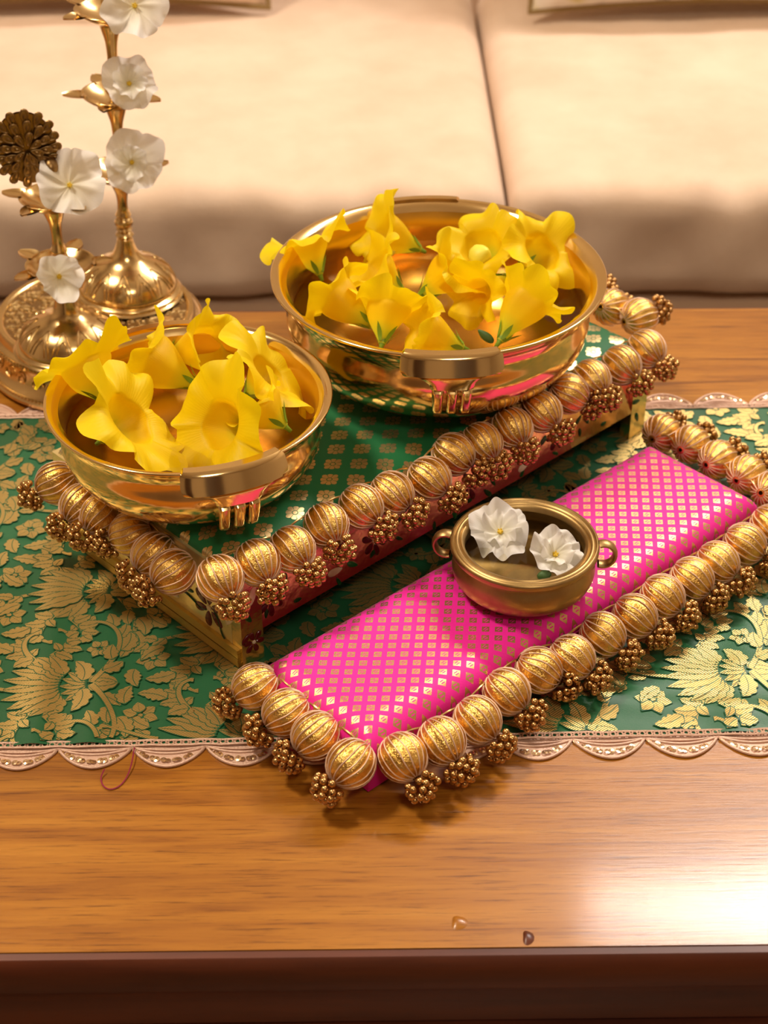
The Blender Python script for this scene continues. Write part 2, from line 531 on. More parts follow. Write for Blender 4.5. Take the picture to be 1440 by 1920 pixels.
# ------------------------------------------------------------------ sofa
SEAT = -0.03
sofa = tag(empty('sofa', (0.14, 1.9, FZ)), 'cream upholstered sofa standing behind the wooden coffee table', 'sofa')
def sbox(name, x0, x1, y0, y1, z0, z1, r, m, n=(12, 8, 6)):
    mb = rbox(x1 - x0, y1 - y0, z1 - z0, r, n)
    mb.xf(Matrix.Translation(((x0 + x1) / 2 - 0.14, (y0 + y1) / 2 - 1.9, (z0 + z1) / 2 - FZ)))
    return mb.build(name, m, sofa, angle=60)
sbox('base', -0.95, 1.23, 1.482, 2.29, -0.36, -0.152, 0.02, M_sofabase)
sbox('backrest', -0.95, 1.23, 2.15, 2.33, -0.150, 0.40, 0.06, M_sofa)
sbox('armrest', -1.13, -0.952, 1.49, 2.32, -0.36, 0.16, 0.05, M_sofa)
sbox('armrest', 1.232, 1.41, 1.49, 2.32, -0.36, 0.16, 0.05, M_sofa)
for x in (-1.06, 1.30):
    for y in (1.54, 2.26):
        MB().lathe([(0, 0), (.018, 0), (.024, .061), (0, .061)], 12).build('foot', M_edge, sofa, loc=(x - .14, y - 1.9, 0))

def hsh(x, y):
    return math.sin(x * 12.9 + y * 4.1) * 0.5 + math.sin(x * 31.0 - y * 17.0 + 1.3) * 0.3 + math.sin(x * 67 + y * 23 + 2.0) * 0.2
def seat_cushion(x0, x1, label, seed):
    y0, y1, z0, z1 = 1.472, 2.092, -0.150, SEAT
    cx, cy, cz = (x0 + x1) / 2, (y0 + y1) / 2, (z0 + z1) / 2
    def disp(x, y, z):
        wx, wy = x + seed, y
        top = max(0, min(1, (z + 0.02) / 0.05))
        ed = max(0.0, 1 - abs(y + 0.29) / 0.10)
        z += top * 0.0025 * hsh(wx, wy)
        # puckers along the front edge
        z += top * ed * 0.004 * (math.sin(wx * 46) * math.sin(wx * 17 + 1) + 0.5 * math.sin(wx * 90))
        if y < -0.28:
            y += 0.004 * math.sin(wx * 38 + z * 30) * math.sin(wx * 13) + 0.003 * hsh(wx * 1.7, z * 3)
        # bulge of the filling
        k = (1 - (2 * x / (x1 - x0)) ** 4) * (1 - (2 * y / (y1 - y0)) ** 4)
        z += 0.008 * top * k
        return (x, y, z)
    mb = rbox(x1 - x0, y1 - y0, z1 - z0, 0.028, (110, 60, 14), disp)
    o = mb.build('seat_cushion', M_sofa, None, angle=80, loc=(cx, cy, cz))
    return tag(o, label, 'cushion', 'sofa seat cushions')
seat_cushion(-0.945, 0.1415, 'cream seat cushion on the sofa behind the brass lamps', 0.0)
seat_cushion(0.1455, 1.225, 'cream seat cushion on the sofa under the floral throw pillow', 1.7)

def pillow(name, m, cx, ybot, wid, hei, thick, lean, label, rz=0.0):
    def fn(u, v, sgn):
        x, y = 2 * u - 1, 2 * v - 1
        k = max(0.0, (1 - x ** 4) * (1 - y ** 4)) ** 0.55
        px_ = x * wid / 2 * (1 - 0.06 * (1 - y * y))
        py_ = y * hei / 2 * (1 - 0.06 * (1 - x * x))
        return (px_, sgn * thick / 2 * k, py_)
    root = empty(name, (cx, ybot, SEAT + 0.016), rz)
    M = Matrix.Rotation(-lean, 4, 'X') @ Matrix.Translation((0, 0, hei / 2))
    mb = MB()
    mb.grid(lambda u, v: fn(u, v, -1), 28, 28)
    mb.grid(lambda u, v: fn(1 - u, v, 1), 28, 28)
    mb.xf(M)
    mb.build('pillow_cover', m, root, angle=180)
    pts = []
    for k in range(80):
        a = k / 80 * 4
        i, f = int(a), (a % 1) * 2 - 1
        q = [(f, -1), (1, f), (-f, 1), (-1, -f)][i]
        pts.append((q[0] * wid / 2 * (1 - .06 * (1 - q[1] ** 2)), 0, q[1] * hei / 2 * (1 - .06 * (1 - q[0] ** 2))))
    MB().tube(pts, 0.004, 6, closed=True).xf(M).build('piping', M_piping, root)
    return tag(root, label, 'pillow')
pillow('throw_pillow', M_pillow, 0.43, 1.935, 0.46, 0.42, 0.13, R(20), 'floral printed throw pillow leaning on the sofa backrest')
pillow('throw_pillow', M_sofa, -0.34, 1.955, 0.46, 0.42, 0.11, R(19), 'plain cream throw pillow leaning behind the tall brass lamp')

# ------------------------------------------------------------------ coffee table
TX0, TX1, TY0, TY1 = -0.62, 0.66, 0.5385, 1.187
table = tag(empty('coffee_table', (0, .86, FZ)), 'varnished wooden coffee table with dark moulded edge under the green runner', 'table')
tp = Matrix.Translation((0, -.86, -FZ))
top = MB().box(TX0, TX1, TY0, TY1, -0.03, 0.0).xf(tp).build('tabletop', M_wood, table, smooth=False)
prof = [(0.0003, -0.0006), (.004, -.0012), (.0070, -.0042), (.0085, -.010), (.0080, -.021), (.0068, -.0240), (.0060, -.0255), (.0062, -.049), (.0036, -.0505), (.0036, -.0535), (.0095, -.0555), (.0110, -.062), (.0105, -.074), (.0, -.076), (0.0003, -.031)]
mb = MB()
for dd, z in prof:
    mb.v += [(TX0 - dd, TY0 - dd, z), (TX1 + dd, TY0 - dd, z), (TX1 + dd, TY1 + dd, z), (TX0 - dd, TY1 + dd, z)]
for i in range(len(prof) - 1):
    for j in range(4):
        a, b = i * 4 + j, i * 4 + (j + 1) % 4
        mb.f.append((a, a + 4, b + 4, b))
mb.xf(tp).build('edge_moulding', M_edge, table, angle=35)
mb = MB()
for (a, b, c, e) in ((TX0 + .04, TX1 - .04, TY0 + .03, TY0 + .05), (TX0 + .04, TX1 - .04, TY1 - .05, TY1 - .03)):
    MB().box(a, b, c, e, -.13, -.0305).xf(tp).build('apron', M_edge, table, smooth=False)
for x in (TX0 + .05, TX1 - .05):
    for y in (TY0 + .06, TY1 - .06):
        lg = MB().lathe([(0, 0), (.018, 0), (.022, .02), (.020, .10), (.030, .16), (.026, .22), (.032, .26), (.032, .3895), (0, .3895)], 16)
        lg.build('leg', M_edge, table, loc=(x, y - .86, 0))
# two glossy blobs of varnish near the front edge
for i, (bx, by, m, lab) in enumerate(((858, 1729, 0, 'small clear droplet on the tabletop beside the brown chip mark'), (988, 1757, 1, 'tiny brown chip mark at the tabletop front edge'))):
    p = px(bx, by)
    mb = MB()
    def fn(u, v, i=i):
        a = 2 * PI * u
        r = v * (1 + .25 * math.cos(a + .6) + .12 * math.cos(3 * a))
        return (r * (.0040 if i == 0 else .0028) * math.cos(a), r * .0046 * math.sin(a), .0014 * (1 - v * v))
    mb.grid(fn, 16, 5, closed_u=True)
    o = mb.build('varnish_droplet' if i == 0 else 'chip_mark', M_wood if i == 0 else M_edge, None, loc=(p.x, p.y, 0.0001))
    tag(o, lab, 'droplet' if i == 0 else 'chip')

# ------------------------------------------------------------------ table runner
RA = R(0.75)
RC = Vector((0.0, 0.8595, 0.0))
HW = 0.1735
RX0, RX1 = -0.56, 0.58
runner = tag(empty('table_runner', RC, RA), 'green and gold brocade table runner with scalloped lace edges', 'table runner')
def to_runner(p):
    d_ = Vector(p) - RC
    return (d_.x * math.cos(RA) + d_.y * math.sin(RA), -d_.x * math.sin(RA) + d_.y * math.cos(RA))
def gs(x, c, w_):
    return math.exp(-((x - c) / w_) ** 2)
def rz_(x, y):
    """gentle folds of the cloth away from the platforms"""
    lm = 1 / (1 + math.exp((x + 0.115 + 0.55 * (y + 0.1735)) / 0.010))       # left of the green platform
    fr_ = max(0.0, min(1.0, 1 - (y + HW) / 0.30))
    z = lm * fr_ * (0.0026 * gs(x + 0.02 * y, -0.196, .010) + 0.0026 * gs(x - .05 * y, -0.152, .012) + 0.0020 * gs(x, -.235, .012) + .0016 * gs(x, -.275, .01))
    rm = 1 / (1 + math.exp(-(x - 0.135 - 0.95 * (y + 0.10)) / 0.008))
    z += rm * (0.0022 * gs(y + .12 * x, -0.130, .010) + .0016 * gs(y - .2 * x, -.165, .012) + 0.0016 * gs(x - .3 * y, .26, .012))
    return 0.0010 + z
mb = MB()
NX, NY = 420, 110
mb.grid(lambda u, v: (RX0 + (RX1 - RX0) * u, -HW + 2 * HW * v, rz_(RX0 + (RX1 - RX0) * u, -HW + 2 * HW * v)), NX, NY)
mb.grid(lambda u, v: (RX0 + (RX1 - RX0) * u, HW - 2 * HW * v, 0.0002), 20, 6)
mb.build('silk_cloth', M_silk, runner, angle=180)

# woven gold figures as thin raised strips following the folds
figs, outl = MB(), MB()
slot = [0]
def lay(mbx, rows, zo):
    """rows of points (list of lists) -> strip surface on the cloth"""
    n0 = len(mbx.v)
    m = len(rows[0])
    for row in rows:
        for (x, y) in row:
            mbx.v.append((x, y, rz_(x, y) + zo))
    for i in range(len(rows) - 1):
        for j in range(m - 1):
            a = n0 + i * m + j
            mbx.f.append((a, a + 1, a + m + 1, a + m))
class T2:
    def __init__(s, ox, oy, ang=0.0, sc=1.0, flip=1):
        s.o, s.c, s.s, s.k, s.fl = (ox, oy), math.cos(ang), math.sin(ang), sc, flip
    def __call__(s, p):
        x, y = p[0] * s.k, p[1] * s.k * s.fl
        return (s.o[0] + x * s.c - y * s.s, s.o[1] + x * s.s + y * s.c)
def inside(p):
    return abs(p[1]) < HW - 0.001 and RX0 + .004 < p[0] < RX1 - .004
def put(T, rows, base=None):
    """lay a gold figure and the dark woven outline just under it"""
    zo = 0.00030 + .00007 * (slot[0] % 12)
    out = [[[T(p) for p in row] for row in rs] for rs in rows]
    if not all(inside(p) for rs in out for row in rs for p in row):
        return
    if base is not None:
        lay(outl, [[T(p) for p in row] for row in base], zo)
    for rs in out:
        lay(figs, rs, zo + .00006)
def leaf(T, p0, ang, Ln, W, bend=0.0, lobes=0, gap=0.0005, n=12):
    cl, a, p = [], ang, list(p0)
    for i in range(n + 1):
        cl.append((p[0], p[1], a))
        a += bend / n
        p[0] += Ln / n * math.cos(a); p[1] += Ln / n * math.sin(a)
    def wid(t):
        w_ = W * math.sin(PI * min(1, t ** 0.75)) ** 0.8
        if lobes: w_ *= 1 + 0.34 * abs(math.sin(PI * lobes * t)) - 0.17
        return w_
    slot[0] += 1
    halves = []
    for sg in (1, -1):
        rows = []
        for i, (x, y, a) in enumerate(cl):
            w_ = max(wid(i / n), gap * 0.6)
            g = min(gap, w_ * .5)
            nx, ny = -math.sin(a) * sg, math.cos(a) * sg
            rows.append([(x + nx * g * .5, y + ny * g * .5), (x + nx * w_, y + ny * w_)])
        halves.append(rows)
    base = []
    for i, (x, y, a) in enumerate(cl):
        e_ = .0009 * (-1 if i == 0 else 1 if i == n else 0)
        w_ = max(wid(i / n), 0) + .00055
        x, y = x + e_ * math.cos(a), y + e_ * math.sin(a)
        base.append([(x + math.sin(a) * w_, y - math.cos(a) * w_), (x, y), (x - math.sin(a) * w_, y + math.cos(a) * w_)])
    put(T, halves, base)
def stem(T, p0, ang, Ln, c0, c1, w0, w1, n=26):
    """tapering curve whose curvature runs from c0 to c1; returns samples"""
    rows, base, smp, a, p = [], [], [], ang, list(p0)
    for i in range(n + 1):
        t = i / n
        w_ = w0 + (w1 - w0) * t
        if t > .93: w_ = w1 * 1.7
        for lst, q in ((rows, w_), (base, w_ + .00055)):
            lst.append([(p[0] - math.sin(a) * q, p[1] + math.cos(a) * q), (p[0] + math.sin(a) * q, p[1] - math.cos(a) * q)])
        smp.append((p[0], p[1], a))
        a += (c0 + (c1 - c0) * t * t) * Ln / n
        p[0] += Ln / n * math.cos(a); p[1] += Ln / n * math.sin(a)
    slot[0] += 1
    for i in range(0, n, 2):
        put(T, [rows[i:i + 3]], base[i:i + 3])
    return smp
def blossom(T, c, r, n=6, rot=0.0):
    for k in range(n):
        a = rot + 2 * PI * k / n
        leaf(T, (c[0] + .22 * r * math.cos(a), c[1] + .22 * r * math.sin(a)), a, r * .80, r * .36, 0, 0, 0.0002, 7)
    slot[0] += 1
    put(T, [[[(c[0] + .0, c[1]), (c[0] + .15 * r * math.cos(x), c[1] + .15 * r * math.sin(x))] for x in [2 * PI * k / 8 for k in range(9)]]])
def spray(T, p, a, side, k=1.0):
    """curled acanthus spray"""
    s = stem(T, p, a, .034 * k, side * 10 / k, side * 190 / k, .0018 * k, .0009 * k)
    for i, L_2, da in ((3, .012, .9), (8, .013, .7), (13, .011, .6), (17, .008, .5)):
        leaf(T, s[i][:2], s[i][2] - side * da, L_2 * k, .0042 * k, -side * .8, 3)
    leaf(T, s[6][:2], s[6][2] + side * .8, .008 * k, .003 * k, side * .6)
def tile(ox, oy, ang, flip):
    T = T2(ox, oy, ang, 1.0, flip)
    # large lotus on the axis
    for k in range(-5, 6):
        a = k * 0.26
        leaf(T, (-.012 + .004 * math.cos(a), .002 * k), a, .034 - .0011 * k * k * .55, .0046, -.10 * k, 3 if abs(k) > 1 else 0)
    for k in range(-3, 4):
        leaf(T, (-.024, .0012 * k), k * .42, .015, .0030, -.1 * k)
    for sg in (1, -1):
        leaf(T, (-.022, .004 * sg), sg * 2.0, .020, .0052, -sg * 1.3, 4)
        leaf(T, (-.026, .002 * sg), sg * 2.6, .018, .0040, sg * 1.2, 3)
        s = stem(T, (-.028, .002 * sg), sg * 2.2, .075, -sg * 8, -sg * 95, .0016, .0010, 34)
        for i, q in ((5, 1), (10, -1), (15, 1), (20, 1), (25, 1)):
            leaf(T, s[i][:2], s[i][2] + q * sg * .8, .014, .0044, -q * sg * .7, 3)
        e = s[-1]
        blossom(T, (e[0] - .002, e[1] + sg * .001), .0078, 6)
        spray(T, (.006, .021 * sg), sg * .9, sg, 1.05)
        spray(T, (-.002, .026 * sg), sg * 2.3, -sg, .95)
        blossom(T, (.036, .020 * sg), .0105, 6, .3)
        leaf(T, (.030, .010 * sg), sg * .3, .018, .0042, sg * .8, 4)
        leaf(T, (.046, .030 * sg), sg * 1.2, .016, .0046, sg * 1.0, 4)
        leaf(T, (.022, .034 * sg), sg * .7, .018, .0048, -sg * .8, 4)
        leaf(T, (-.044, .030 * sg), sg * 2.4, .018, .0050, -sg * 1.0, 4)
    s = stem(T, (.024, 0), 0.15, .034, 20, -60, .0013, .0008)
    for i, q in ((5, 1), (9, -1), (14, 1), (18, -1)):
        leaf(T, s[i][:2], s[i][2] + q * .8, .011, .0034, -q * .6, 2)
TW, TH = 0.098, 0.090
for i in range(-6, 7):
    for j in range(-4, 5):
        x = i * TW + 0.004
        y = j * TH - .125 + (TH / 2 if i % 2 else 0)
        if abs(y) < HW + .06 and -0.50 < x < 0.55:
            tile(x + .004 * math.sin(j), y, PI + (0.0 if i % 2 else 0.06), 1 if (i + j) % 2 else -1)
o = figs.build('woven_gold_figures', M_zari, runner, angle=180)
tag(o, None, None, None, 'stuff')
o['label'] = 'gold woven leaves, scrolls and flowers on the green silk'
tag(outl.build('woven_outlines', M_silk, runner, angle=180), kind='stuff')

# scalloped lace along both long edges
SW = 0.0417
mb = MB()
seqm = MB()
def seqfn(u, v):
    r = 0.0006 + .0013 * v
    return (r * math.cos(2 * PI * u), r * math.sin(2 * PI * u), .0002 - .00025 * v)
seqm = MB().grid(seqfn, 10, 2, closed_u=True).mesh('sequin', M_sequin)
def scallop_meshes():
    # outer cord, inner cords and gauze web of one scallop; x from 0 to SW, hanging toward -y
    web, cord = MB(), MB()
    dep = 0.0165
    def arc(k, yo):
        return [(SW * t, -yo - k * (math.sin(PI * t) ** 0.75), .0006 + .0005 * math.sin(PI * t)) for t in [i / 20 for i in range(21)]]
    o_ = arc(dep, .0045)
    cord.tube(o_, .0010, 6)
    cord.tube(arc(dep * .38, .0045), .0008, 6)
    cord.tube(arc(dep * .22, .0045), .0006, 6)
    inn = arc(dep * .38, .0045)
    web.grid(lambda u, v: tuple(Vector(inn[int(round(u * 20))]).lerp(Vector(o_[int(round(u * 20))]), v) - Vector((0, 0, .0004))), 20, 3)
    n1 = len(web.v)
    web.grid(lambda u, v: (SW * u, -.0035 - v * (.001 + dep * .36 * math.sin(PI * u) ** .75), .0004), 20, 2)
    return web.mesh('scallop_web', M_lace), cord.mesh('scallop_cord', M_lace), inn, o_
wm, cm, inn, outa = scallop_meshes()
x_ph = -0.1356 % SW
first = math.ceil((RX0 - x_ph) / SW)
last = int((RX1 - x_ph) / SW)
for side in (-1, 1):
    bm_ = MB()
    ph = x_ph if side < 0 else (0.2427 + .004) % SW
    f0 = math.ceil((RX0 - ph) / SW); l0 = int((RX1 - ph) / SW)
    xs, xe = f0 * SW + ph, l0 * SW + ph
    # openwork braid: two cords and a row of loops
    for yy in (.0010, .0047):
        k = 200
        bm_.tube([(xs + (xe - xs) * i / k, yy + .00025 * math.sin(i * 1.3), .0016 + .0002 * math.sin(i * 2.1)) for i in range(k + 1)], .00075, 5)
    k = int((xe - xs) / .0042)
    for i in range(k):
        cx = xs + (i + .5) * .0042
        bm_.tube([(cx + .0016 * math.cos(a), .0028 + .0017 * math.sin(a), .0016) for a in [2 * PI * q / 8 for q in range(8)]], .00055, 4, closed=True)
    Mx = Matrix.Translation((0, side * HW, 0)) @ (Matrix.Identity(4) if side > 0 else Matrix.Scale(-1, 4, (0, 1, 0)))
    bm_.xf(Mx @ Matrix.Translation((0, -.0032, 0.0002)))
    braid = bm_.build('lace_braid', M_lace, runner)
    nsq = 0
    for i in range(f0, l0):
        x = i * SW + ph
        if side < 0:
            sc = link('lace_scallop', cm, runner, (x, -HW + .003, 0))
        else:
            sc = link('lace_scallop', cm, runner, (x + SW, HW - .003, 0), (0, 0, PI))
        wb = link('scallop_web', wm, sc)
        if side < 0 and -.30 < x < .28 or side > 0 and (.15 < x < .34):
            for q in range(11):
                t = (q + 1.1) / 13.2
                a_, b_2 = Vector(inn[int(t * 20)]), Vector(outa[int(t * 20)])
                p = a_.lerp(b_2, .55)
                s_ = link('sequin', seqm, sc, (p.x, p.y, p.z + .0004 + .0002 * (q % 2)))
                s_.rotation_euler = (random.uniform(-.25, .25), random.uniform(-.25, .25), 0)
#SECTION3
# ------------------------------------------------------------------ padded platforms
GA = R(42.87)                         # bearing of the platforms' long sides
GP = Vector((-0.0737, 0.7473, 0.0016))  # front left corner of the green platform on the cloth
GL, GD, GH = 0.3765, 0.187, 0.066
BR = 0.0133                           # big bead radius

# shared meshes: fluted bead, its wound threads, small pierced bead
def bead_mesh():
    mb = MB()
    def fn(u, v):
        th = PI * (0.03 + .94 * v)
        r = BR * math.sin(th) ** 0.92 * (1 + 0.022 * math.cos(2 * PI * u * 18))
        return (r * math.cos(2 * PI * u), r * math.sin(2 * PI * u), -BR * 1.02 * math.cos(th))
    mb.grid(fn, 72, 16, closed_u=True)
    return mb.mesh('fluted_bead', M_beadgold)
def wind_mesh():
    mb = MB()
    rnd = random.Random(3)
    for k in range(17):
        a = 2 * PI * (k + rnd.uniform(-.16, .16)) / 17
        pts = []
        for i in range(11):
            th = PI * (.06 + .88 * i / 10)
            r = BR * math.sin(th) ** .92 * 1.012
            aa = a + .04 * math.sin(i)
            pts.append((r * math.cos(aa), r * math.sin(aa), -BR * 1.03 * math.cos(th)))
        mb.tube(pts, .00047, 4, cap=False)
    return mb.mesh('thread_winding', M_thread)
def small_mesh():
    # small ball pierced along z
    prof = []
    rr, hole = .00225, .0006
    t0 = math.asin(hole / rr)
    for i in range(7):
        th = t0 + (PI - 2 * t0) * i / 6
        prof.append((rr * math.sin(th), -rr * math.cos(th)))
    mb = MB().lathe(prof + [(hole * .8, rr * .5), (hole * .8, -rr * .5), prof[0]], 9)
    return mb
BEAD, WIND = bead_mesh(), wind_mesh()
small_mb = small_mesh()
SMALL = small_mb.mesh('small_bead', M_smallbead)

def cluster(seed):
    """centres of a bunch of small beads sitting on the +z pole of a big bead"""
    rnd = random.Random(seed)
    N = 31
    off = rnd.uniform(0, 6.28)
    pts = []
    for k in range(N):
        cz_ = 1 - (1 - math.cos(R(118))) * (k + .5) / N
        ph = math.acos(cz_)
        th = off + k * 2.39996 + rnd.uniform(-.12, .12)
        rad = .0082 * rnd.uniform(.80, 1.12)
        p = Vector((rad * 1.06 * math.sin(ph) * math.cos(th), rad * 1.06 * math.sin(ph) * math.sin(th), BR + .0052 + rad * .92 * math.cos(ph)))
        if p.length < BR + .0022: continue
        pts.append(p)
    return pts

def add_bead(root, inv, c, axis, seed, budget, name='tassel_bead'):
    ax = axis.normalized()
    q = ax.to_track_quat('Z', 'Y') @ Euler((0, 0, seed * 1.37)).to_quaternion()
    o = link(name, BEAD, root)
    o.matrix_local = inv @ (Matrix.Translation(c) @ q.to_matrix().to_4x4())
    link('thread_winding', WIND, o)
    cl = cluster(seed)
    Mi = (Matrix.Translation(c) @ q.to_matrix().to_4x4())
    cl = [p for p in cl if (Mi @ p).z > .0045]
    rnd = random.Random(seed + 99)
    if budget[0] >= len(cl):
        budget[0] -= len(cl)
        for p in cl:
            link('small_bead', SMALL, o, p, (rnd.uniform(0, 3), rnd.uniform(0, 3), 0))
    else:
        mb = MB()
        for p in cl:
            st = len(mb.v)
            mb.add(small_mb.v, small_mb.f)
            mb.xf(Matrix.Translation(p) @ Euler((rnd.uniform(0, 3), rnd.uniform(0, 3), 0)).to_matrix().to_4x4(), st)
        tag(mb.build('small_bead_cluster', M_smallbead, o), kind='stuff')
    return o

def bead_row(root, rows, z, out, order, budget, zc=-.006):
    """rows: (bead px, bead py, cluster px or None, ...); order picks who gets single small beads first"""
    inv = root.matrix_basis.inverted()
    for i, rw in enumerate(rows):
        zz = z if len(rw) < 5 else z + rw[4]
        c = px(rw[0], rw[1], zz)
        if rw[2] is not None:
            a = px(rw[2], rw[3], zz + zc) - c
            o2 = Vector((out.x, out.y, 0)).normalized()
            a = a.normalized() * 0.65 + (o2 + Vector((0, 0, -.45))).normalized() * 0.35
        else:
            a = out + Vector((0, 0, -.4))
        add_bead(root, inv, c, a, order + i, budget)

def wire_row(root, rows, z, out, name='gold_cord'):
    inv = root.matrix_basis.inverted()
    pts = []
    o2 = Vector((out.x, out.y, 0)).normalized()
    cs = [px(r_[0], r_[1], z + (r_[4] if len(r_) > 4 else 0)) for r_ in rows]
    for i, c in enumerate(cs):
        pts.append(inv @ (c - o2 * BR * .98 + Vector((0, 0, BR * .12))))
        if i + 1 < len(cs):
            m_ = (c + cs[i + 1]) / 2
            pts.append(inv @ (m_ - o2 * BR * .72 + Vector((0, 0, BR * .62))))
    mb = MB()
    # smooth the path
    sm = []
    for i in range(len(pts) - 1):
        for k in range(4):
            sm.append(pts[i].lerp(pts[i + 1], k / 4))
    sm.append(pts[-1])
    for _ in range(2):
        sm = [sm[0]] + [(sm[i - 1] + sm[i] * 2 + sm[i + 1]) / 4 for i in range(1, len(sm) - 1)] + [sm[-1]]
    mb.tube(sm, .0006, 5)
    mb.build(name, M_cord, root)

def pad(root, x0, x1, y0, y1, z0, z1, edge, m, name, back_roll=0.0, n=(70, 30)):
    """padded fabric panel: domed top, edge tucked down; UV in metres"""
    mb = MB()
    uv = []
    def hfun(x, y):
        d_ = min(x - x0, x1 - x, y - y0, y1 - y)
        t = max(0, min(1, d_ / edge))
        return z0 + (z1 - z0) * math.sqrt(max(0, 1 - (1 - t) ** 2)) + .0006 * math.sin(x * 41) * math.sin(y * 57 + 1) * t
    def e(t):
        t = 2 * t - 1
        return .5 + .5 * math.copysign(1 - (1 - abs(t)) ** 1.6, t)
    def fn(u, v):
        x, y = x0 + (x1 - x0) * e(u), y0 + (y1 - y0) * e(v)
        uv.append((x, y))
        return (x, y, hfun(x, y))
    mb.grid(fn, *n)
    # rim down to the board
    loop = []
    nn = n[1] + 1
    loop += [i * nn for i in range(n[0] + 1)] + [n[0] * nn + j for j in range(1, n[1] + 1)] + [i * nn + n[1] for i in range(n[0] - 1, -1, -1)] + [j for j in range(n[1] - 1, 0, -1)]
    b0 = len(mb.v)
    for k in loop:
        p = mb.v[k]
        mb.v.append((p[0], p[1], z0 - .002)); uv.append(uv[k])
    for i in range(len(loop)):
        j = (i + 1) % len(loop)
        mb.f.append((loop[i], b0 + i, b0 + j, loop[j]))
    mb.uv = uv
    return mb.build(name, m, root, angle=60)

# painted figures for foil panels: local x along the panel, y up, flat enamel 0.3 mm proud
def enamel(root, M, kind, s=1.0):
    def flat(name, polys, m):
        mb = MB()
        for c, pts in polys:
            n0 = len(mb.v)
            k = len(pts)
            mb.v += [(p[0], p[1], 0.0) for p in pts] + [((c[0] + (p[0] - c[0]) * .85), (c[1] + (p[1] - c[1]) * .85), .0005) for p in pts] + [(c[0], c[1], .0006)]
            for i in range(k):
                j = (i + 1) % k
                mb.f += [(n0 + i, n0 + j, n0 + k + j, n0 + k + i), (n0 + k + i, n0 + k + j, n0 + 2 * k)]
        mb.xf(M)
        return mb.build(name, m, root)
    def drop(cx, cy, a, L, W):
        pts = []
        for k in range(14):
            t = 2 * PI * k / 14
            x = .5 * L * (1 - math.cos(t)); y = W * math.sin(t) * (.55 + .45 * (1 - math.cos(t)) / 2)
            pts.append((cx + x * math.cos(a) - y * math.sin(a), cy + x * math.sin(a) + y * math.cos(a)))
        return ((cx + .5 * L * math.cos(a), cy + .5 * L * math.sin(a)), pts)
    if kind == 'flower':
        for k in range(6):
            a = k * PI / 3 + .4
            flat('painted_petal', [drop(.0018 * s * math.cos(a), .0018 * s * math.sin(a), a, .0085 * s, .0028 * s)], M_maroon)
        flat('painted_flower_eye', [((0, 0), [(.0016 * s * math.cos(x), .0016 * s * math.sin(x)) for x in [2 * PI * k / 10 for k in range(10)]])], M_whitep)
    elif kind == 'sprig':
        flat('painted_leaf', [drop(.0, .0, .5, .010 * s, .0022 * s)], M_leafp)
        flat('painted_leaf', [drop(.002 * s, .0, 2.3, .009 * s, .0020 * s)], M_leafp)
        flat('painted_leaf', [drop(.0, -.001 * s, -1.0, .009 * s, .0016 * s)], M_leafp)
    elif kind == 'stem':
        pts = [(.030 * s * (t - .5), .004 * s * math.sin(t * 5), .0004) for t in [i / 14 for i in range(15)]]
        mb = MB().tube(pts, .0006 * s, 4).xf(M)
        mb.build('painted_stem', M_leafp, root)
    elif kind == 'white':
        flat('painted_bud', [drop(0, 0, .9, .012 * s, .0030 * s)], M_whitep)
    elif kind == 'red':
        flat('painted_bud', [drop(0, 0, 2.0, .009 * s, .0026 * s)], M_maroon)
    elif kind == 'dark':
        flat('painted_leaf', [drop(0, 0, 1.2, .009 * s, .0024 * s)], M_leafp)

# ---- green platform
green = tag(empty('padded_platform', GP, GA), 'raised platform with green brocade top, gold foil sides and gold bead fringe', 'platform')
bpy.context.view_layer.update()
PT = .009   # panel thickness
MB().box(0, GL, 0, GD, GH - .008, GH).build('top_board', M_foil, green, smooth=False)
MB().box(0, PT, PT, GD, 0, GH - .0082).build('side_panel', M_foil, green, smooth=False)
MB().box(GL - PT, GL, PT, GD, 0, GH - .0082).build('side_panel', M_foil, green, smooth=False)
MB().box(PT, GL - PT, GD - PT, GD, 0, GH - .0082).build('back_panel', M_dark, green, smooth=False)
ap = MB().box(.0165, GL - .0165, 0, .0015, .0225, GH - .0082)
AT = math.tan(R(16.0))
ap.v = [(x, y + (z - .0225) * AT, z) for x, y, z in ap.v]     # the apron leans back a little
ap.build('front_apron', M_mirror, green, smooth=False)
MB().box(0, .0163, 0, PT - .0002, 0, GH - .0082).build('front_leg', M_mirror, green, smooth=False)
MB().box(GL - .0163, GL, 0, PT - .0002, 0, GH - .0082).build('front_leg', M_mirror, green, smooth=False)
MB().box(PT + .0003, GL - PT - .0003, PT + .0003, GD - PT - .0003, GH - .0095, GH - .0082).build('inner_dark_sheet', M_dark, green, smooth=False)  # thin near-black sheets keep the inside of the opening dark
MB().box(PT, PT + .0004, PT + .0003, GD - PT, 0, GH - .0100).build('inner_dark_sheet', M_dark, green, smooth=False)
MB().box(GL - PT - .0004, GL - PT, PT + .0003, GD - PT, 0, GH - .0100).build('inner_dark_sheet', M_dark, green, smooth=False)
# ribbon along the foot of the left and right panels
for x0_, x1_ in ((-.0022, -.0001), (GL + .0001, GL + .0022)):
    rb = MB()
    for k in range(4):
        zz = .001 + k * .0034
        rb.box(x0_ - .0004 * (k % 2), x1_ + 0.0, .002, GD + .001, zz, zz + .0030)
    rb.build('ribbon_trim', M_ribbon, green, smooth=False)
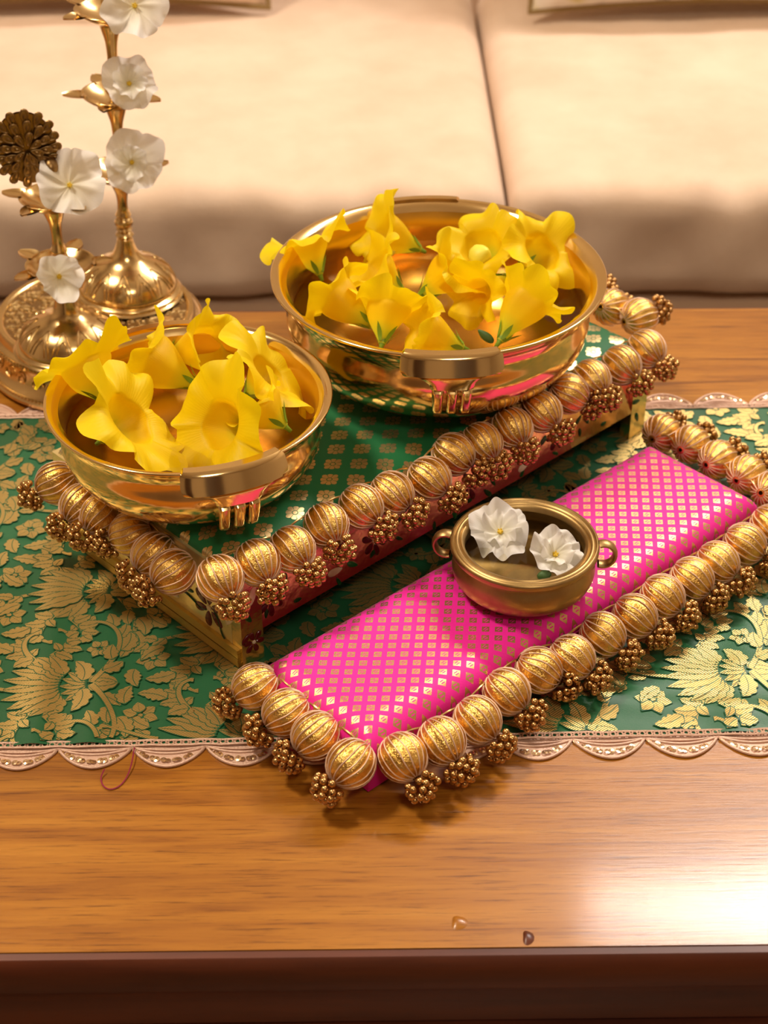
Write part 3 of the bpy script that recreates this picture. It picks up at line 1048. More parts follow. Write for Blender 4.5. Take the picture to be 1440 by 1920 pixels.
# enamel flowers, left panel (outside faces -x): local x -> -y, local y -> z, out -> -x
def left_M(y, z, rot=0.0):
    return Matrix.Translation((-.0001, y, z)) @ Matrix(((0, 0, -1, 0), (-1, 0, 0, 0), (0, 1, 0, 0), (0, 0, 0, 1))) @ Matrix.Rotation(rot, 4, 'Z')
def front_M(x, z, rot=0.0):
    yy = max(0, z - .0225) * AT if .0165 < x < GL - .0165 else 0.0
    return Matrix.Translation((x, -.0001 + yy, z)) @ Matrix.Rotation(R(-16.0) if yy else 0, 4, 'X') @ Matrix(((1, 0, 0, 0), (0, 0, -1, 0), (0, 1, 0, 0), (0, 0, 0, 1))) @ Matrix.Rotation(rot, 4, 'Z')
for y in (.030, .100, .166):
    enamel(green, left_M(y, .0295), 'flower', 1.42)
    enamel(green, left_M(y - .012, .020, 2.4), 'stem', .8)
    enamel(green, left_M(y + .018, .026, .3), 'stem', 1.0)
    enamel(green, left_M(y + .024, .032, 1.2), 'sprig', 1.0)
    enamel(green, left_M(y - .016, .026, 0.2), 'white', 1.2)
    enamel(green, left_M(y + .030, .020, 2.2), 'white', 1.0)
    enamel(green, left_M(y + .036, .028, 1.0), 'red', .9)
    enamel(green, left_M(y - .018, .040, 3.0), 'sprig', .8)
for i in range(12):
    x = .026 + i * .0285
    k = ('flower', 'dark', 'white', 'flower', 'sprig', 'red')[i % 6]
    enamel(green, front_M(x, .036 + .006 * math.sin(i * 2.1), i * 1.1), k, 1.0)
    enamel(green, front_M(x + .012, .033 + .006 * math.cos(i * 1.7), i * .7), 'dark', 1.0)
    enamel(green, front_M(x + .005, .046, i * .9), 'red', .8)
    enamel(green, front_M(x - .006, .027, i * 1.9), 'dark', .7)
enamel(green, front_M(.008, .044, .4), 'white', 1.1)
enamel(green, front_M(.008, .032, .9), 'dark', 1.0)
enamel(green, front_M(.009, .016, .4), 'flower', .8)
enamel(green, front_M(.006, .024, 1.9), 'red', .9)
for z in (.012, .030, .044):
    enamel(green, front_M(GL - .008, z, z * 60), 'dark', 1.0)
pad(green, .002, GL - .001, .0105, GD - .004, GH, GH + .0085, .022, M_green, 'brocade_pad')

g_left = [(107, 905, 62, 918), (152, 948, 118, 985), (190, 966, 160, 1000), (247, 1000, 203, 1002), (288, 1040, 250, 1075), (325, 1072, 275, 1100)]
g_front = [(413, 1085, 430, 1128), (483, 1055, 500, 1095), (548, 1030, 585, 1075), (612, 985, 632, 1035), (677, 950, 712, 978), (735, 925, 768, 952), (805, 897, 840, 922),
           (850, 852, 882, 872), (903, 832, 930, 868), (960, 803, 978, 838), (1015, 772, 1045, 800), (1065, 738, 1095, 745), (1108, 712, 1148, 752), (1165, 685, 1205, 718), (1212, 655, 1245, 688)]
g_right = [(1198, 594, 1235, 576), (1146, 576, None, 0), (1098, 552, 1140, 528), (1050, 530, None, 0)]
Rz = lambda v, a: Vector((v[0] * math.cos(a) - v[1] * math.sin(a), v[0] * math.sin(a) + v[1] * math.cos(a), 0))
bud = [300]
bead_row(green, g_front, .0790, Rz((0, -1), GA), 100, bud)
bead_row(green, g_left, .0600, Rz((-1, 0), GA), 200, bud)
bead_row(green, g_right, .0780, Rz((1, 0), GA), 300, bud, .004)
wire_row(green, g_front, .0790, Rz((0, -1), GA))
wire_row(green, g_left, .0640, Rz((-1, 0), GA))
wire_row(green, g_right, .0780, Rz((1, 0), GA))

# ---- pink platform
PA = R(41.6)
PP = px(700, 1398, .034)
PP = Vector((PP.x, PP.y, .0016))
PL, PD, PH = 0.345, 0.094, 0.0275
pink = tag(empty('padded_platform', PP, PA), 'low platform with bright pink brocade top and gold bead fringe', 'platform')
bpy.context.view_layer.update()
o_s, o_t = -.004, .000
MB().box(o_s, PL + o_s, o_t, PD, 0, PH - .0085).build('platform_board', M_pinkside, pink, smooth=False)
pad(pink, o_s + .0005, PL + o_s - .0005, o_t + .0005, PD + .0005, PH - .006, PH + .0075, .016, M_pink, 'brocade_pad', n=(90, 36))
p_left = [(480, 1287, 443, 1302), (537, 1336, 490, 1358), (592, 1379, 553, 1408), (658, 1432, 622, 1470)]
p_front = [(755, 1420, 780, 1462), (828, 1390, 853, 1427), (895, 1350, 922, 1378), (950, 1297, 982, 1325), (1010, 1256, 1050, 1270), (1072, 1233, 1108, 1256), (1130, 1190, 1165, 1212),
           (1190, 1155, 1226, 1178), (1242, 1118, 1276, 1142), (1297, 1085, 1332, 1108), (1345, 1055, 1400, 1088), (1396, 1020, 1438, 1040), (1446, 985, None, 0)]
p_right = [(1240, 812, 1262, 788), (1295, 833, 1326, 806), (1346, 862, 1382, 840), (1400, 890, 1428, 866), (1446, 922, None, 0)]
bud = [300]
bead_row(pink, p_front, .0245, Rz((0, -1), PA), 400, bud)
bead_row(pink, p_left, .0245, Rz((-1, 0), PA), 500, bud)
bead_row(pink, p_right, .0245, Rz((1, 0), PA), 600, bud, .0)
wire_row(pink, p_front, .0245, Rz((0, -1), PA))
wire_row(pink, p_left, .0245, Rz((-1, 0), PA))
wire_row(pink, p_right, .0245, Rz((1, 0), PA))

# ------------------------------------------------------------------ bowls
def smooth_prof(pts, k=4):
    out = []
    n_ = len(pts)
    for i in range(n_ - 1):
        p0, p1, p2, p3 = pts[max(i - 1, 0)], pts[i], pts[i + 1], pts[min(i + 2, n_ - 1)]
        for q in range(k):
            t = q / k
            out.append(tuple(.5 * ((2 * p1[c]) + (-p0[c] + p2[c]) * t + (2 * p0[c] - 5 * p1[c] + 4 * p2[c] - p3[c]) * t * t + (-p0[c] + 3 * p1[c] - 3 * p2[c] + p3[c]) * t ** 3) for c in (0, 1)))
    out.append(pts[-1])
    return out

def brass_bowl(c, base_z, rim_z, RR, hand, label, water_label):
    H_ = rim_z - base_z
    root = tag(empty('brass_bowl', (c[0], c[1], base_z)), label, 'bowl', 'polished brass bowls of yellow flowers')
    k = RR
    outer = [(0, 0), (.40 * k, 0), (.60 * k, .05 * H_), (.78 * k, .20 * H_), (.885 * k, .40 * H_), (.915 * k, .56 * H_), (.905 * k, .70 * H_), (.905 * k, .80 * H_), (.935 * k, .90 * H_), (.985 * k, .965 * H_), (1.0 * k, .985 * H_)]
    lip = [(1.0 * k, .985 * H_), (.999 * k, H_), (.985 * k, H_ * 1.006), (.945 * k, .985 * H_), (.905 * k, .93 * H_)]
    inner = [(.905 * k, .93 * H_), (.875 * k, .80 * H_), (.872 * k, .62 * H_), (.85 * k, .42 * H_), (.74 * k, .20 * H_), (.55 * k, .085 * H_), (0, .06 * H_)]
    MB().lathe(smooth_prof(outer), 128).build('bowl_body', M_brass, root, angle=70)
    MB().lathe(smooth_prof(lip), 128).build('rim', M_brass, root, angle=70)
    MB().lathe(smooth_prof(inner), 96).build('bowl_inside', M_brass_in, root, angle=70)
    # T shaped lug handles
    op = smooth_prof(outer)
    def r_at(z):
        for (r0, z0), (r1, z1) in zip(op, op[1:]):
            if z0 <= z <= z1 and z1 > z0:
                return r0 + (r1 - r0) * (z - z0) / (z1 - z0)
        return op[-1][0]
    for az in hand:
        BW, BH = .031, .0125          # bar half width, bar drop
        SH = .0415                  # stem end below rim
        def surf(x, d_, off):
            """x along the rim, d_ distance below the rim"""
            z = H_ * 1.0 - d_
            if d_ < BH:
                r = RR * 1.0 + .0050 * (d_ / BH)
            else:
                t = (d_ - BH) / (SH - BH)
                r = RR + .0050 - .0065 * t * t
            if off < 0:
                r = r - .004 if d_ < BH else min(r - .002, r_at(z) + .0004)
                off = 0
            r += off
            a = az + x / RR
            return (r * math.cos(a), r * math.sin(a), z + .0008)
        def plate(name, half, d0, d1, n1=24, n2=10, thick=.0034):
            mb = MB()
            def fo(u, v):
                d_ = d0 + (d1 - d0) * v
                return surf(half(v, u), d_, thick * (1 if 0.02 < v < .98 else .3) * (1 - .55 * abs(2 * u - 1) ** 6))
            def fi(u, v):
                d_ = d0 + (d1 - d0) * v
                return surf(half(v, u), d_, -.0006)
            mb.grid(fo, n1, n2)
            mb.grid(lambda u, v: fi(1 - u, v), n1, n2)
            # side walls
            for (ua) in (0, 1):
                mb.grid(lambda u, v: fo(ua, v) if (u > .5) == (ua == 0) else fi(ua, v), 1, n2)
            for (va) in (0, 1):
                mb.grid(lambda u, v: fo(u, va) if (v > .5) == (va == 0) else fi(u, va), n1, 1)
            return mb.build(name, M_brass, root, angle=50)
        # bar with rounded lower ends
        def bar_half(v, u):
            w_ = BW * (1 - .10 * max(0, (v - .55) / .45) ** 2 - .06 * max(0, (.2 - v) / .2) ** 2)
            return (2 * u - 1) * w_
        plate('handle_bar', bar_half, -.0012, BH)
        def neck_half(v, u):
            w_ = .0125 + .010 * (1 - v) ** 3
            return (2 * u - 1) * w_
        plate('handle_neck', neck_half, BH - .0012, BH + .0085, 16, 8, .0034)
        for f_ in (-1, 0, 1):
            plate('handle_finger', lambda v, u, f_=f_: f_ * .0084 + (2 * u - 1) * (.0034 - .0005 * v), BH + .0078, SH, 8, 10, .0036)
    wz = .64 * H_
    wr = .872 * k - .0008
    mb = MB()
    mb.grid(lambda u, v: (wr * v * math.cos(-2 * PI * u), wr * v * math.sin(-2 * PI * u), .0008 * max(0, v - .95) * 20 * 1.0), 64, 14, closed_u=True)
    wo = mb.build('water', M_water, None, loc=(c[0], c[1], base_z + wz))
    tag(wo, water_label, 'water', 'water in the bowls')
    return base_z + wz
TOPZ = GP.z + GH + .0088
cb = px(822, 508.5, .150)
W_BIG = brass_bowl((cb.x, cb.y), TOPZ, .150, .1102, (R(-88), R(96)), 'large polished brass bowl with lug handles on the green platform', 'still water filling the large brass bowl')
cs_ = px(354, 738, .136)
W_SMALL = brass_bowl((cs_.x, cs_.y), TOPZ, .136, .0860, (R(-68), R(112)), 'smaller polished brass bowl with lug handles on the green platform', 'still water filling the smaller brass bowl')

# little bronze pot with ring handles
UZ = PP.z + PH + .0078
cu = px(984, 1014, .069)
urli = tag(empty('bronze_pot', (cu.x, cu.y, UZ)), 'small dull bronze pot with ring handles on the pink platform', 'pot')
UR, UH = .0440, .069 - UZ
po = [(0, 0), (.026, 0), (.034, .0022), (.0405, .0075), (.0428, .0135), (.0422, .0190), (.0402, UH - .0075), (.0405, UH - .0055), (UR, UH - .0040), (UR + .0004, UH - .0012)]
MB().lathe(smooth_prof(po), 96).build('pot_body', M_bronze, urli, angle=60)
pl = [(UR + .0004, UH - .0012), (UR, UH), (UR - .0012, UH + .0004), (UR - .0022, UH - .0006), (UR - .0032, UH + .0004), (UR - .0044, UH + .0002), (UR - .0054, UH - .0012), (UR - .0064, UH - .0002), (UR - .0078, UH - .0008), (UR - .0086, UH - .004)]
MB().lathe(pl, 96).build('grooved_rim', M_bronze, urli, angle=60)
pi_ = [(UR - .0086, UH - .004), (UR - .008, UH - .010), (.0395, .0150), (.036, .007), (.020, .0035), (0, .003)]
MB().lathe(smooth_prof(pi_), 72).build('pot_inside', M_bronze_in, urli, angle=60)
for hx, hy in ((836, 1010), (1142, 1030)):
    hp = px(hx, hy, .064)
    a = math.atan2(hp.y - cu.y, hp.x - cu.x)
    pts = []
    for i in range(15):
        t = R(-110) + R(220) * i / 14
        pts.append(((UR - .0005 + .0035 + .0072 * math.cos(t)) , 0, UH - .0085 + .0078 * math.sin(t)))
    mb = MB()
    def fn(u, v):
        i = u * 14
        p = pts[int(round(i))]
        t = R(-110) + R(220) * u
        an = 2 * PI * v
        rr_ = .0016 * math.cos(an)
        return (p[0] + rr_ * math.cos(t), .0042 * math.sin(an) * .9, p[2] + rr_ * math.sin(t))
    mb.grid(fn, 14, 10, closed_v=True)
    mb.xf(Matrix.Rotation(a, 4, 'Z'))
    mb.build('ring_handle', M_bronze, urli)
W_POT = UZ + UH - .0105
mb = MB()
wr = .0368
mb.grid(lambda u, v: (wr * v * math.cos(-2 * PI * u), wr * v * math.sin(-2 * PI * u), 0), 48, 10, closed_u=True)
tag(mb.build('water', M_water, None, loc=(cu.x, cu.y, W_POT)), 'still water filling the small bronze pot', 'water', 'water in the bowls')
#SECTION4
# ------------------------------------------------------------------ flowers
def trumpet(base, mouth, label, seed, Rm=.021, flare=1.0, group='yellow trumpet flowers', squash=1.0, spin=0.0, throat=.0140, wide=True, ruff=1.0):
    """five-lobed funnel flower from a narrow green base to a ruffled mouth"""
    base, mouth = Vector(base), Vector(mouth)
    ax = mouth - base
    Ln = ax.length
    rnd = random.Random(seed)
    q = ax.to_track_quat('Z', 'Y')
    root = empty('trumpet_flower', base)
    root.rotation_mode = 'QUATERNION'
    root.rotation_quaternion = q
    tag(root, label, 'flower', group)
    Rm *= 1.15 if wide else 1.0
    lob_len = [rnd.uniform(.9, 1.12) for _ in range(5)]
    lob_up = [rnd.uniform(-.5, .7) for _ in range(5)]
    ph = [rnd.uniform(0, 6.28) for _ in range(6)]
    u0 = spin + rnd.uniform(0, 1.2)
    uv = []
    def fn(u, v):
        a = 2 * PI * u
        uv.append((u, v))
        x5 = ((a - u0) / (2 * PI) * 5) % 5
        k = int(x5); f = x5 - k
        lobe = 1 - abs(2 * f - 1) ** 3.5
        if v < .60:
            t = v / .60
            r = .0022 + (throat - .0022) * (t ** 1.25 * (3 - 2 * t) / 1.0 if t < 1 else 1)
            r = .0024 + (throat - .0024) * (t * t * (3 - 2 * t)) ** .8
            z = Ln * .80 * t
            r *= 1 + .05 * t * math.cos(5 * (a - u0))
        else:
            w_ = (v - .60) / .40
            kk = lob_len[k] if f > .12 and f < .88 else (lob_len[k] + 0.0)
            ext = (.74 + .26 * lobe) * kk
            s = w_ * ext
            up = lob_up[k] * lobe
            # arc that opens outward and rolls back
            ang = 1.15 - s * (1.35 * flare) + .35 * up * s
            r = throat + (Rm - throat) * s * (1.0 + .30 * (1 - math.sin(max(-.6, ang)))) 
            z = Ln * .80 + Ln * .20 * s * 1.35 + up * .008 * s * s - .0035 * flare * s ** 3
            # overlap of neighbouring petals and ruffles
            z += .0040 * w_ * (f - .5)
            ruf = (w_ ** 2.2) * ruff
            z += ruf * (.0034 * math.sin(4 * a + ph[0]) + .0015 * math.sin(9 * a + ph[1]) + .0005 * math.sin(16 * a + ph[2])) - .0045 * ruf * w_ * max(0, math.sin(2 * a + ph[3]))
            r += ruf * (.0016 * math.sin(7 * a + ph[3]) + .0004 * math.sin(13 * a + ph[4]))
        bend = .0018 * math.sin(PI * min(1, v / .6))
        return (r * math.cos(a) + bend, r * math.sin(a) * squash, z)
    mb = MB().grid(fn, 100, 26, closed_u=True)
    mb.uv = uv
    mb.build('petals', M_yellow, root, angle=180)
    # calyx: short stalk and five slim sepals
    cal = MB()
    cal.lathe([(0, -.0045), (.0012, -.0045), (.0016, -.001), (.0029, .0015), (.0030, .0035)], 10)
    for k in range(5):
        a = 2 * PI * k / 5 + ph[5]
        spl = rnd.uniform(.0006, .0026)
        def sf(u, v, a=a, spl=spl):
            L_2 = .0105
            w_ = .0017 * math.sin(PI * (.12 + .88 * v)) * (2 * u - 1)
            tz_ = min(1, (.001 + L_2 * v) / (Ln * .80))
            r = .0024 + (throat - .0024) * (tz_ * tz_ * (3 - 2 * tz_)) ** .8 + .0008 + spl * v * v
            return ((r * math.cos(a) - w_ * math.sin(a)), (r * math.sin(a) + w_ * math.cos(a)), .001 + L_2 * v)
        cal.grid(sf, 2, 6)
    cal.build('calyx', M_calyx, root, angle=180)
    return root

def in_bowl(wz, b, m, label, seed, zb=.004, zm=.018, **kw):
    return trumpet(px(b[0], b[1], wz + zb), px(m[0], m[1], wz + zm), label, seed, **kw)

GB = 'yellow flowers in the large brass bowl'
B = W_BIG
in_bowl(B, (600, 515), (572, 440), 'yellow flower hanging over the large bowl rim on the side of the tall lamp', 1, .004, .028, Rm=.023, group=GB, ruff=1.7)
in_bowl(B, (788, 468), (702, 425), 'yellow flower with one tall upright petal against the back rim of the large bowl', 2, .006, .026, Rm=.021, group=GB)
in_bowl(B, (700, 612), (612, 540), 'yellow trumpet lying on its side by the large bowl rim above the smaller bowl', 3, .004, .022, Rm=.021, group=GB)
in_bowl(B, (752, 540), (690, 492), 'yellow flower with raised petals between the side-lying trumpet and the green-veined one', 4, .003, .022, Rm=.020, group=GB)
in_bowl(B, (787, 555), (862, 498), 'yellow trumpet with green veined tube in the middle of the large bowl', 5, .004, .026, Rm=.019, group=GB)
in_bowl(B, (915, 495), (898, 452), 'wide open yellow flower with pale closed bud before it in the large bowl', 6, .003, .026, Rm=.022, group=GB)
in_bowl(B, (975, 505), (1028, 462), 'yellow flower with a tall petal between the wide open flower and the large bowl wall', 7, .004, .028, Rm=.024, group=GB, ruff=1.5)
in_bowl(B, (950, 520), (884, 552), 'small yellow flower showing its orange throat in the large bowl', 8, .008, .016, Rm=.017, group=GB, throat=.009)
in_bowl(B, (937, 640), (1005, 545), 'big yellow trumpet standing on its green base beside the dark green sepal', 9, .004, .026, Rm=.022, group=GB, flare=.6)
in_bowl(B, (716, 645), (735, 560), 'yellow trumpet with its green base at the front rim of the large bowl', 10, .004, .024, Rm=.021, group=GB, flare=.7)
in_bowl(B, (868, 652), (778, 612), 'yellow flower lying with its base toward the large bowl front handle', 11, .004, .020, Rm=.019, group=GB)
GS = 'yellow flowers in the smaller brass bowl'
S = W_SMALL
in_bowl(S, (196, 752), (150, 668), 'yellow trumpet overhanging the smaller bowl rim beside the round brass pedestal', 21, .004, .026, Rm=.028, group=GS, flare=.5, throat=.017)
in_bowl(S, (372, 724), (262, 662), 'yellow trumpet lying back with green tube across the smaller bowl', 22, .006, .024, Rm=.025, group=GS, flare=.5, throat=.0165)
in_bowl(S, (312, 668), (408, 648), 'yellow trumpet pointing along the back rim of the smaller bowl', 23, .004, .020, Rm=.022, group=GS, flare=.6, throat=.015)
in_bowl(S, (462, 742), (518, 690), 'open yellow flower facing outward by the rim toward the large bowl', 24, .002, .021, Rm=.027, group=GS, flare=.9, throat=.014, ruff=1.6)
in_bowl(S, (190, 826), (258, 776), 'open yellow flower with rolled petals at the front of the smaller bowl', 29, .002, .022, Rm=.030, group=GS, flare=1.0, throat=.017, ruff=1.9)
in_bowl(S, (472, 806), (398, 792), 'open yellow flower facing forward at the front rim of the smaller bowl', 26, .003, .020, Rm=.029, group=GS, flare=.9, throat=.015, ruff=1.9)
in_bowl(S, (535, 800), (478, 752), 'yellow flower tucked behind the forward facing one in the smaller bowl', 27, .004, .018, Rm=.017, group=GS, flare=.6)

def bud(p, tip, r, m, name, label, cat):
    p, tip = Vector(p), Vector(tip)
    ax = tip - p
    Ln = ax.length
    prof = [(0, 0), (.45 * r, .03 * Ln), (.85 * r, .2 * Ln), (r, .45 * Ln), (.8 * r, .7 * Ln), (.35 * r, .92 * Ln), (0, Ln)]
    mb = MB()
    pr = smooth_prof(prof)
    def fn(u, v):
        i = int(round(v * (len(pr) - 1)))
        a = 2 * PI * u
        rr_ = pr[i][0] * (1 + .08 * math.cos(3 * a + 4 * v))
        return (rr_ * math.cos(a), rr_ * math.sin(a), pr[i][1])
    mb.grid(fn, 14, len(pr) - 1, closed_u=True)
    o = mb.build(name, m, None, loc=p)
    o.rotation_mode = 'QUATERNION'
    o.rotation_quaternion = ax.to_track_quat('Z', 'Y')
    return tag(o, label, cat)
M_budyel = mat('pale_bud', srgb(226, 216, 70), 0.5)
n = noise_node(M_budyel, 120, 3); bump(M_budyel, n.outputs[0], 0.1, 0.0005)
bud(px(925, 642, B + .002), px(896, 618, B + .010), .0028, M_budgreen, 'sepal', 'pointed dark green sepal floating at the front of the large bowl', 'sepal')
bud(px(888, 490, B + .012), px(915, 468, B + .024), .0078, M_budyel, 'flower_bud', 'pale yellow closed bud before the wide open flower in the large bowl', 'bud')
bud(px(690, 482, B + .010), px(742, 470, B + .012), .0062, M_budyel, 'flower_bud', 'pale greenish bud near the back rim flower in the large bowl', 'bud')
bud(px(382, 738, S + .018), px(404, 716, S + .026), .0022, M_calyx, 'sepal', 'small bright green sepal between the flowers in the smaller bowl', 'sepal')

def white_flower(c, facing, r, label, group, seed, cup=.55, n_pet=5, inner=False):
    c = Vector(c)
    rnd = random.Random(seed)
    root = empty('white_flower', c)
    root.rotation_mode = 'QUATERNION'
    root.rotation_quaternion = Vector(facing).to_track_quat('Z', 'Y')
    tag(root, label, 'flower', group)
    def corolla(rr_, cp, zo, nl, name, amp):
        ph = [rnd.uniform(0, 6.28) for _ in range(8)]
        ll = [rnd.uniform(.82, 1.12) for _ in range(nl)]
        lu = [rnd.uniform(-.25, .45) for _ in range(nl)]
        u0 = rnd.uniform(0, 6.28)
        uv = []
        def fn(u, v):
            uv.append((u, v))
            a = 2 * PI * u
            x5 = ((a - u0) / (2 * PI) * nl) % nl
            k = int(x5); f = x5 - k
            lobe = 1 - abs(2 * f - 1) ** 5
            bl = 1 - abs(2 * f - 1) ** 3
            L_2 = rr_ * (1 + (ll[k] - 1) * bl) * (.90 + .10 * lobe)
            e_ = v ** 2.4
            up = cp * rr_ * (.9 * v ** 1.5 - .35 * v ** 4) + lu[k] * bl * rr_ * v * v * .7
            up += (f - .5) * .10 * rr_ * v
            up += amp * e_ * rr_ * (.18 * math.sin(4 * a + ph[0]) + .14 * math.sin(7 * a + ph[1]) + .02 * math.sin(17 * a + 5 * v + ph[2]))
            up += amp * .05 * rr_ * v * math.sin(9 * a + 7 * v + ph[3])
            l = L_2 * v * (1 + amp * .03 * e_ * math.sin(9 * a + ph[4])) - .10 * rr_ * e_ * cp
            return (l * math.cos(a), l * math.sin(a), up + zo)
        mb = MB().grid(fn, 110, 18, closed_u=True)
        mb.uv = uv
        mb.build(name, M_white, root, angle=180)
    corolla(r, cup, 0.0, n_pet, 'petals', 1.0)
    if inner:
        corolla(r * .60, cup * 2.0, .0010, 4, 'inner_petals', 1.5)
    mb = MB()
    mb.lathe([(0, 0), (.0014, .0002), (.0017, .0018), (.0011, .0030), (0, .0033)], 10)
    for k in range(5):
        a = 2 * PI * k / 5
        mb.sphere((.0014 * math.cos(a), .0014 * math.sin(a), .0030), .0006, 6, 4)
    mb.build('flower_center', M_pollen, root)
    return root
WG = 'white flowers floating in the bronze pot'
white_flower(px(938, 1000, W_POT + .0050), (-.10, -.40, 1), .0200, 'wide open white flower floating in the bronze pot', WG, 31, .30, 5, True)
white_flower(px(1040, 1042, W_POT + .0045), (.12, -.55, 1), .0192, 'folded white flower beside a green leaf bit in the bronze pot', WG, 34, .55, 5, True)
bud(px(1008, 1082, W_POT + .001), px(1034, 1076, W_POT + .001), .0032, M_budgreen, 'leaf_bit', 'small green leaf bit floating against the bronze pot wall', 'leaf')

# ------------------------------------------------------------------ round brass pedestal
PC = Vector((-.2045, 1.1140, .0026))
ped = tag(empty('brass_pedestal', PC), 'round engraved brass pedestal carrying two lamps', 'pedestal')
HT = .0405
prof = [(0, 0), (.083, 0), (.0862, .0012), (.0868, .0040), (.0840, .0062), (.0815, .0085), (.0790, .014), (.0772, .0215), (.0772, .0255), (.0790, .0280), (.0800, .0300), (.0790, .0325), (.0762, .0345), (.0752, .0385), (.0742, .0405), (.0715, .0409), (.0695, .0400), (.0688, .0388)]
MB().lathe(prof, 96).build('drum', M_lamp, ped, angle=40)
MB().lathe([(0, .0388), (.02, .0388), (.05, .0388), (.0688, .0388)], 96).build('engraved_top', M_lamp_dark, ped)  # dark base shows as darker gaps between the raised leaves
# raised foliage covering the top
fol = MB()
rnd = random.Random(5)
for k in range(900):
    r_ = math.sqrt(rnd.uniform(.002, 1)) * .0672
    a = rnd.uniform(0, 2 * PI)
    sc_ = rnd.uniform(.0012, .0024)
    st = len(fol.v)
    fol.sphere((0, 0, 0), (sc_ * 1.5, sc_ * .8, sc_ * .7), 6, 4)
    fol.xf(Matrix.Translation((r_ * math.cos(a), r_ * math.sin(a), .0389)) @ Matrix.Rotation(rnd.uniform(0, 6.28), 4, 'Z'), st)
tag(fol.build('raised_foliage', M_relief, ped), kind='stuff')
# beaded rings
for rr_, zz, nb in ((.0806, .0300, 150), (.0850, .0068, 160)):
    mb = MB()
    for k in range(nb):
        a = 2 * PI * k / nb
        mb.sphere((rr_ * math.cos(a), rr_ * math.sin(a), zz), .0013, 6, 4)
    tag(mb.build('beaded_ring', M_lamp, ped), kind='stuff')
# scrolls around the drum
for k in range(16):
    a0 = 2 * PI * k / 16
    mb = MB()
    for sg in (1, -1):
        pts = []
        for i in range(22):
            t = i / 21
            rr_ = .0062 * (1 - .72 * t)
            x = sg * (.0072 - rr_ * math.cos(t * 7.5))
            z = .0165 + .9 * rr_ * math.sin(t * 7.5)
            rad = .0787 + .0003 + (.0018 if z < .013 else 0) - .08 * (z - .0165)
            a = a0 + x / .078
            pts.append((rad * math.cos(a), rad * math.sin(a), z))
        mb.tube(pts, .0006, 4)
    mb.build('scroll_relief', M_lamp, ped)

# ------------------------------------------------------------------ brass lamps
def lamp_dish(root, z, rb, seed, rot):
    """oil dish with five leaf shaped spouts"""
    prof = [(.003, -.0095), (.006, -.0092), (.012, -.0068), (rb * .82, -.0025), (rb, .0012), (rb * 1.02, .0022), (rb * .96, .0018), (rb * .75, -.0018), (.010, -.0052), (.0045, -.006), (.0035, .001)]
    d_ = MB().lathe(smooth_prof(prof, 3), 40).build('lamp_dish', M_lamp, root, angle=60, loc=(0, 0, z))
    for k in range(5):
        a = rot + 2 * PI * k / 5
        mb = MB()
        def fn(u, v):
            x = 2 * u - 1
            L_2 = .0155
            w_ = .0066 * math.sin(PI * (.30 + .66 * v)) ** .8
            return (rb * .90 + L_2 * v, w_ * x, .0016 + .0012 * x * x * (1 - v) + .0016 * v - .0014 * (1 - x * x) * (1 - v * .6))
        mb.grid(fn, 6, 8)
        n0 = len(mb.v)
        mb.grid(lambda u, v: tuple(Vector(fn(1 - u, v)) - Vector((0, 0, .0011))), 6, 8)
        mb.xf(Matrix.Rotation(a, 4, 'Z'))
        mb.build('spout', M_lamp, d_, angle=60)
    return d_
def bell_foot(root, rb, h, name='bell_foot'):
    prof = [(0, 0), (rb * .96, 0), (rb, .0018), (rb * .985, .0040), (rb * .92, .0052), (rb * .93, .0075), (rb * .90, .011), (rb * .80, .018), (rb * .62, .024), (rb * .38, .029), (rb * .24, .035), (rb * .165, .043), (rb * .125, h), (0, h)]
    k_ = h / .0475
    prof = [(r_, z_ * (k_ if z_ < h else 1)) for r_, z_ in prof]
    sp_ = smooth_prof(prof, 3)
    f_ = MB().lathe(sp_, 64).build(name, M_lamp, root, angle=50)
    def r_at(z):
        for (r0, z0), (r1, z1) in zip(sp_[6:], sp_[7:]):
            if z0 <= z <= z1 and z1 > z0: return r0 + (r1 - r0) * (z - z0) / (z1 - z0)
        return rb * .2
    for k in range(12):
        a0 = 2 * PI * k / 12
        mb = MB()
        for wid_, top_ in ((.235, .0258), (.14, .0215)):
            pts = []
            for i in range(15):
                t = i / 14
                z = (.0105 + (top_ - .0105) * math.sin(PI * t) ** .7) * k_
                a = a0 + wid_ * (2 * t - 1) * (1 if t in (0, 1) else 1)
                r_ = r_at(z) + .0001
                pts.append((r_ * math.cos(a), r_ * math.sin(a), z))
            mb.tube(pts, .0006, 4)
        mb.build('engraved_arch', M_lamp, f_)
    mb = MB().lathe([(.0001, h), (.0055, h), (.0070, h + .002), (.0055, h + .004), (.0042, h + .005), (.0062, h + .007), (.0042, h + .009), (.0001, h + .009)], 20)
    mb.build('collar', M_lamp, root)
    return f_
def stem_part(root, z0, z1):
    h = z1 - z0
    prof = [(.0050, 0), (.0064, .04 * h), (.0070, .11 * h), (.0060, .18 * h), (.0046, .22 * h), (.0060, .27 * h), (.0044, .38 * h), (.0038, .55 * h), (.0046, .76 * h), (.0068, .92 * h), (.0078, h)]
    return MB().lathe(smooth_prof(prof, 3), 20).build('stem', M_lamp, root, loc=(0, 0, z0))

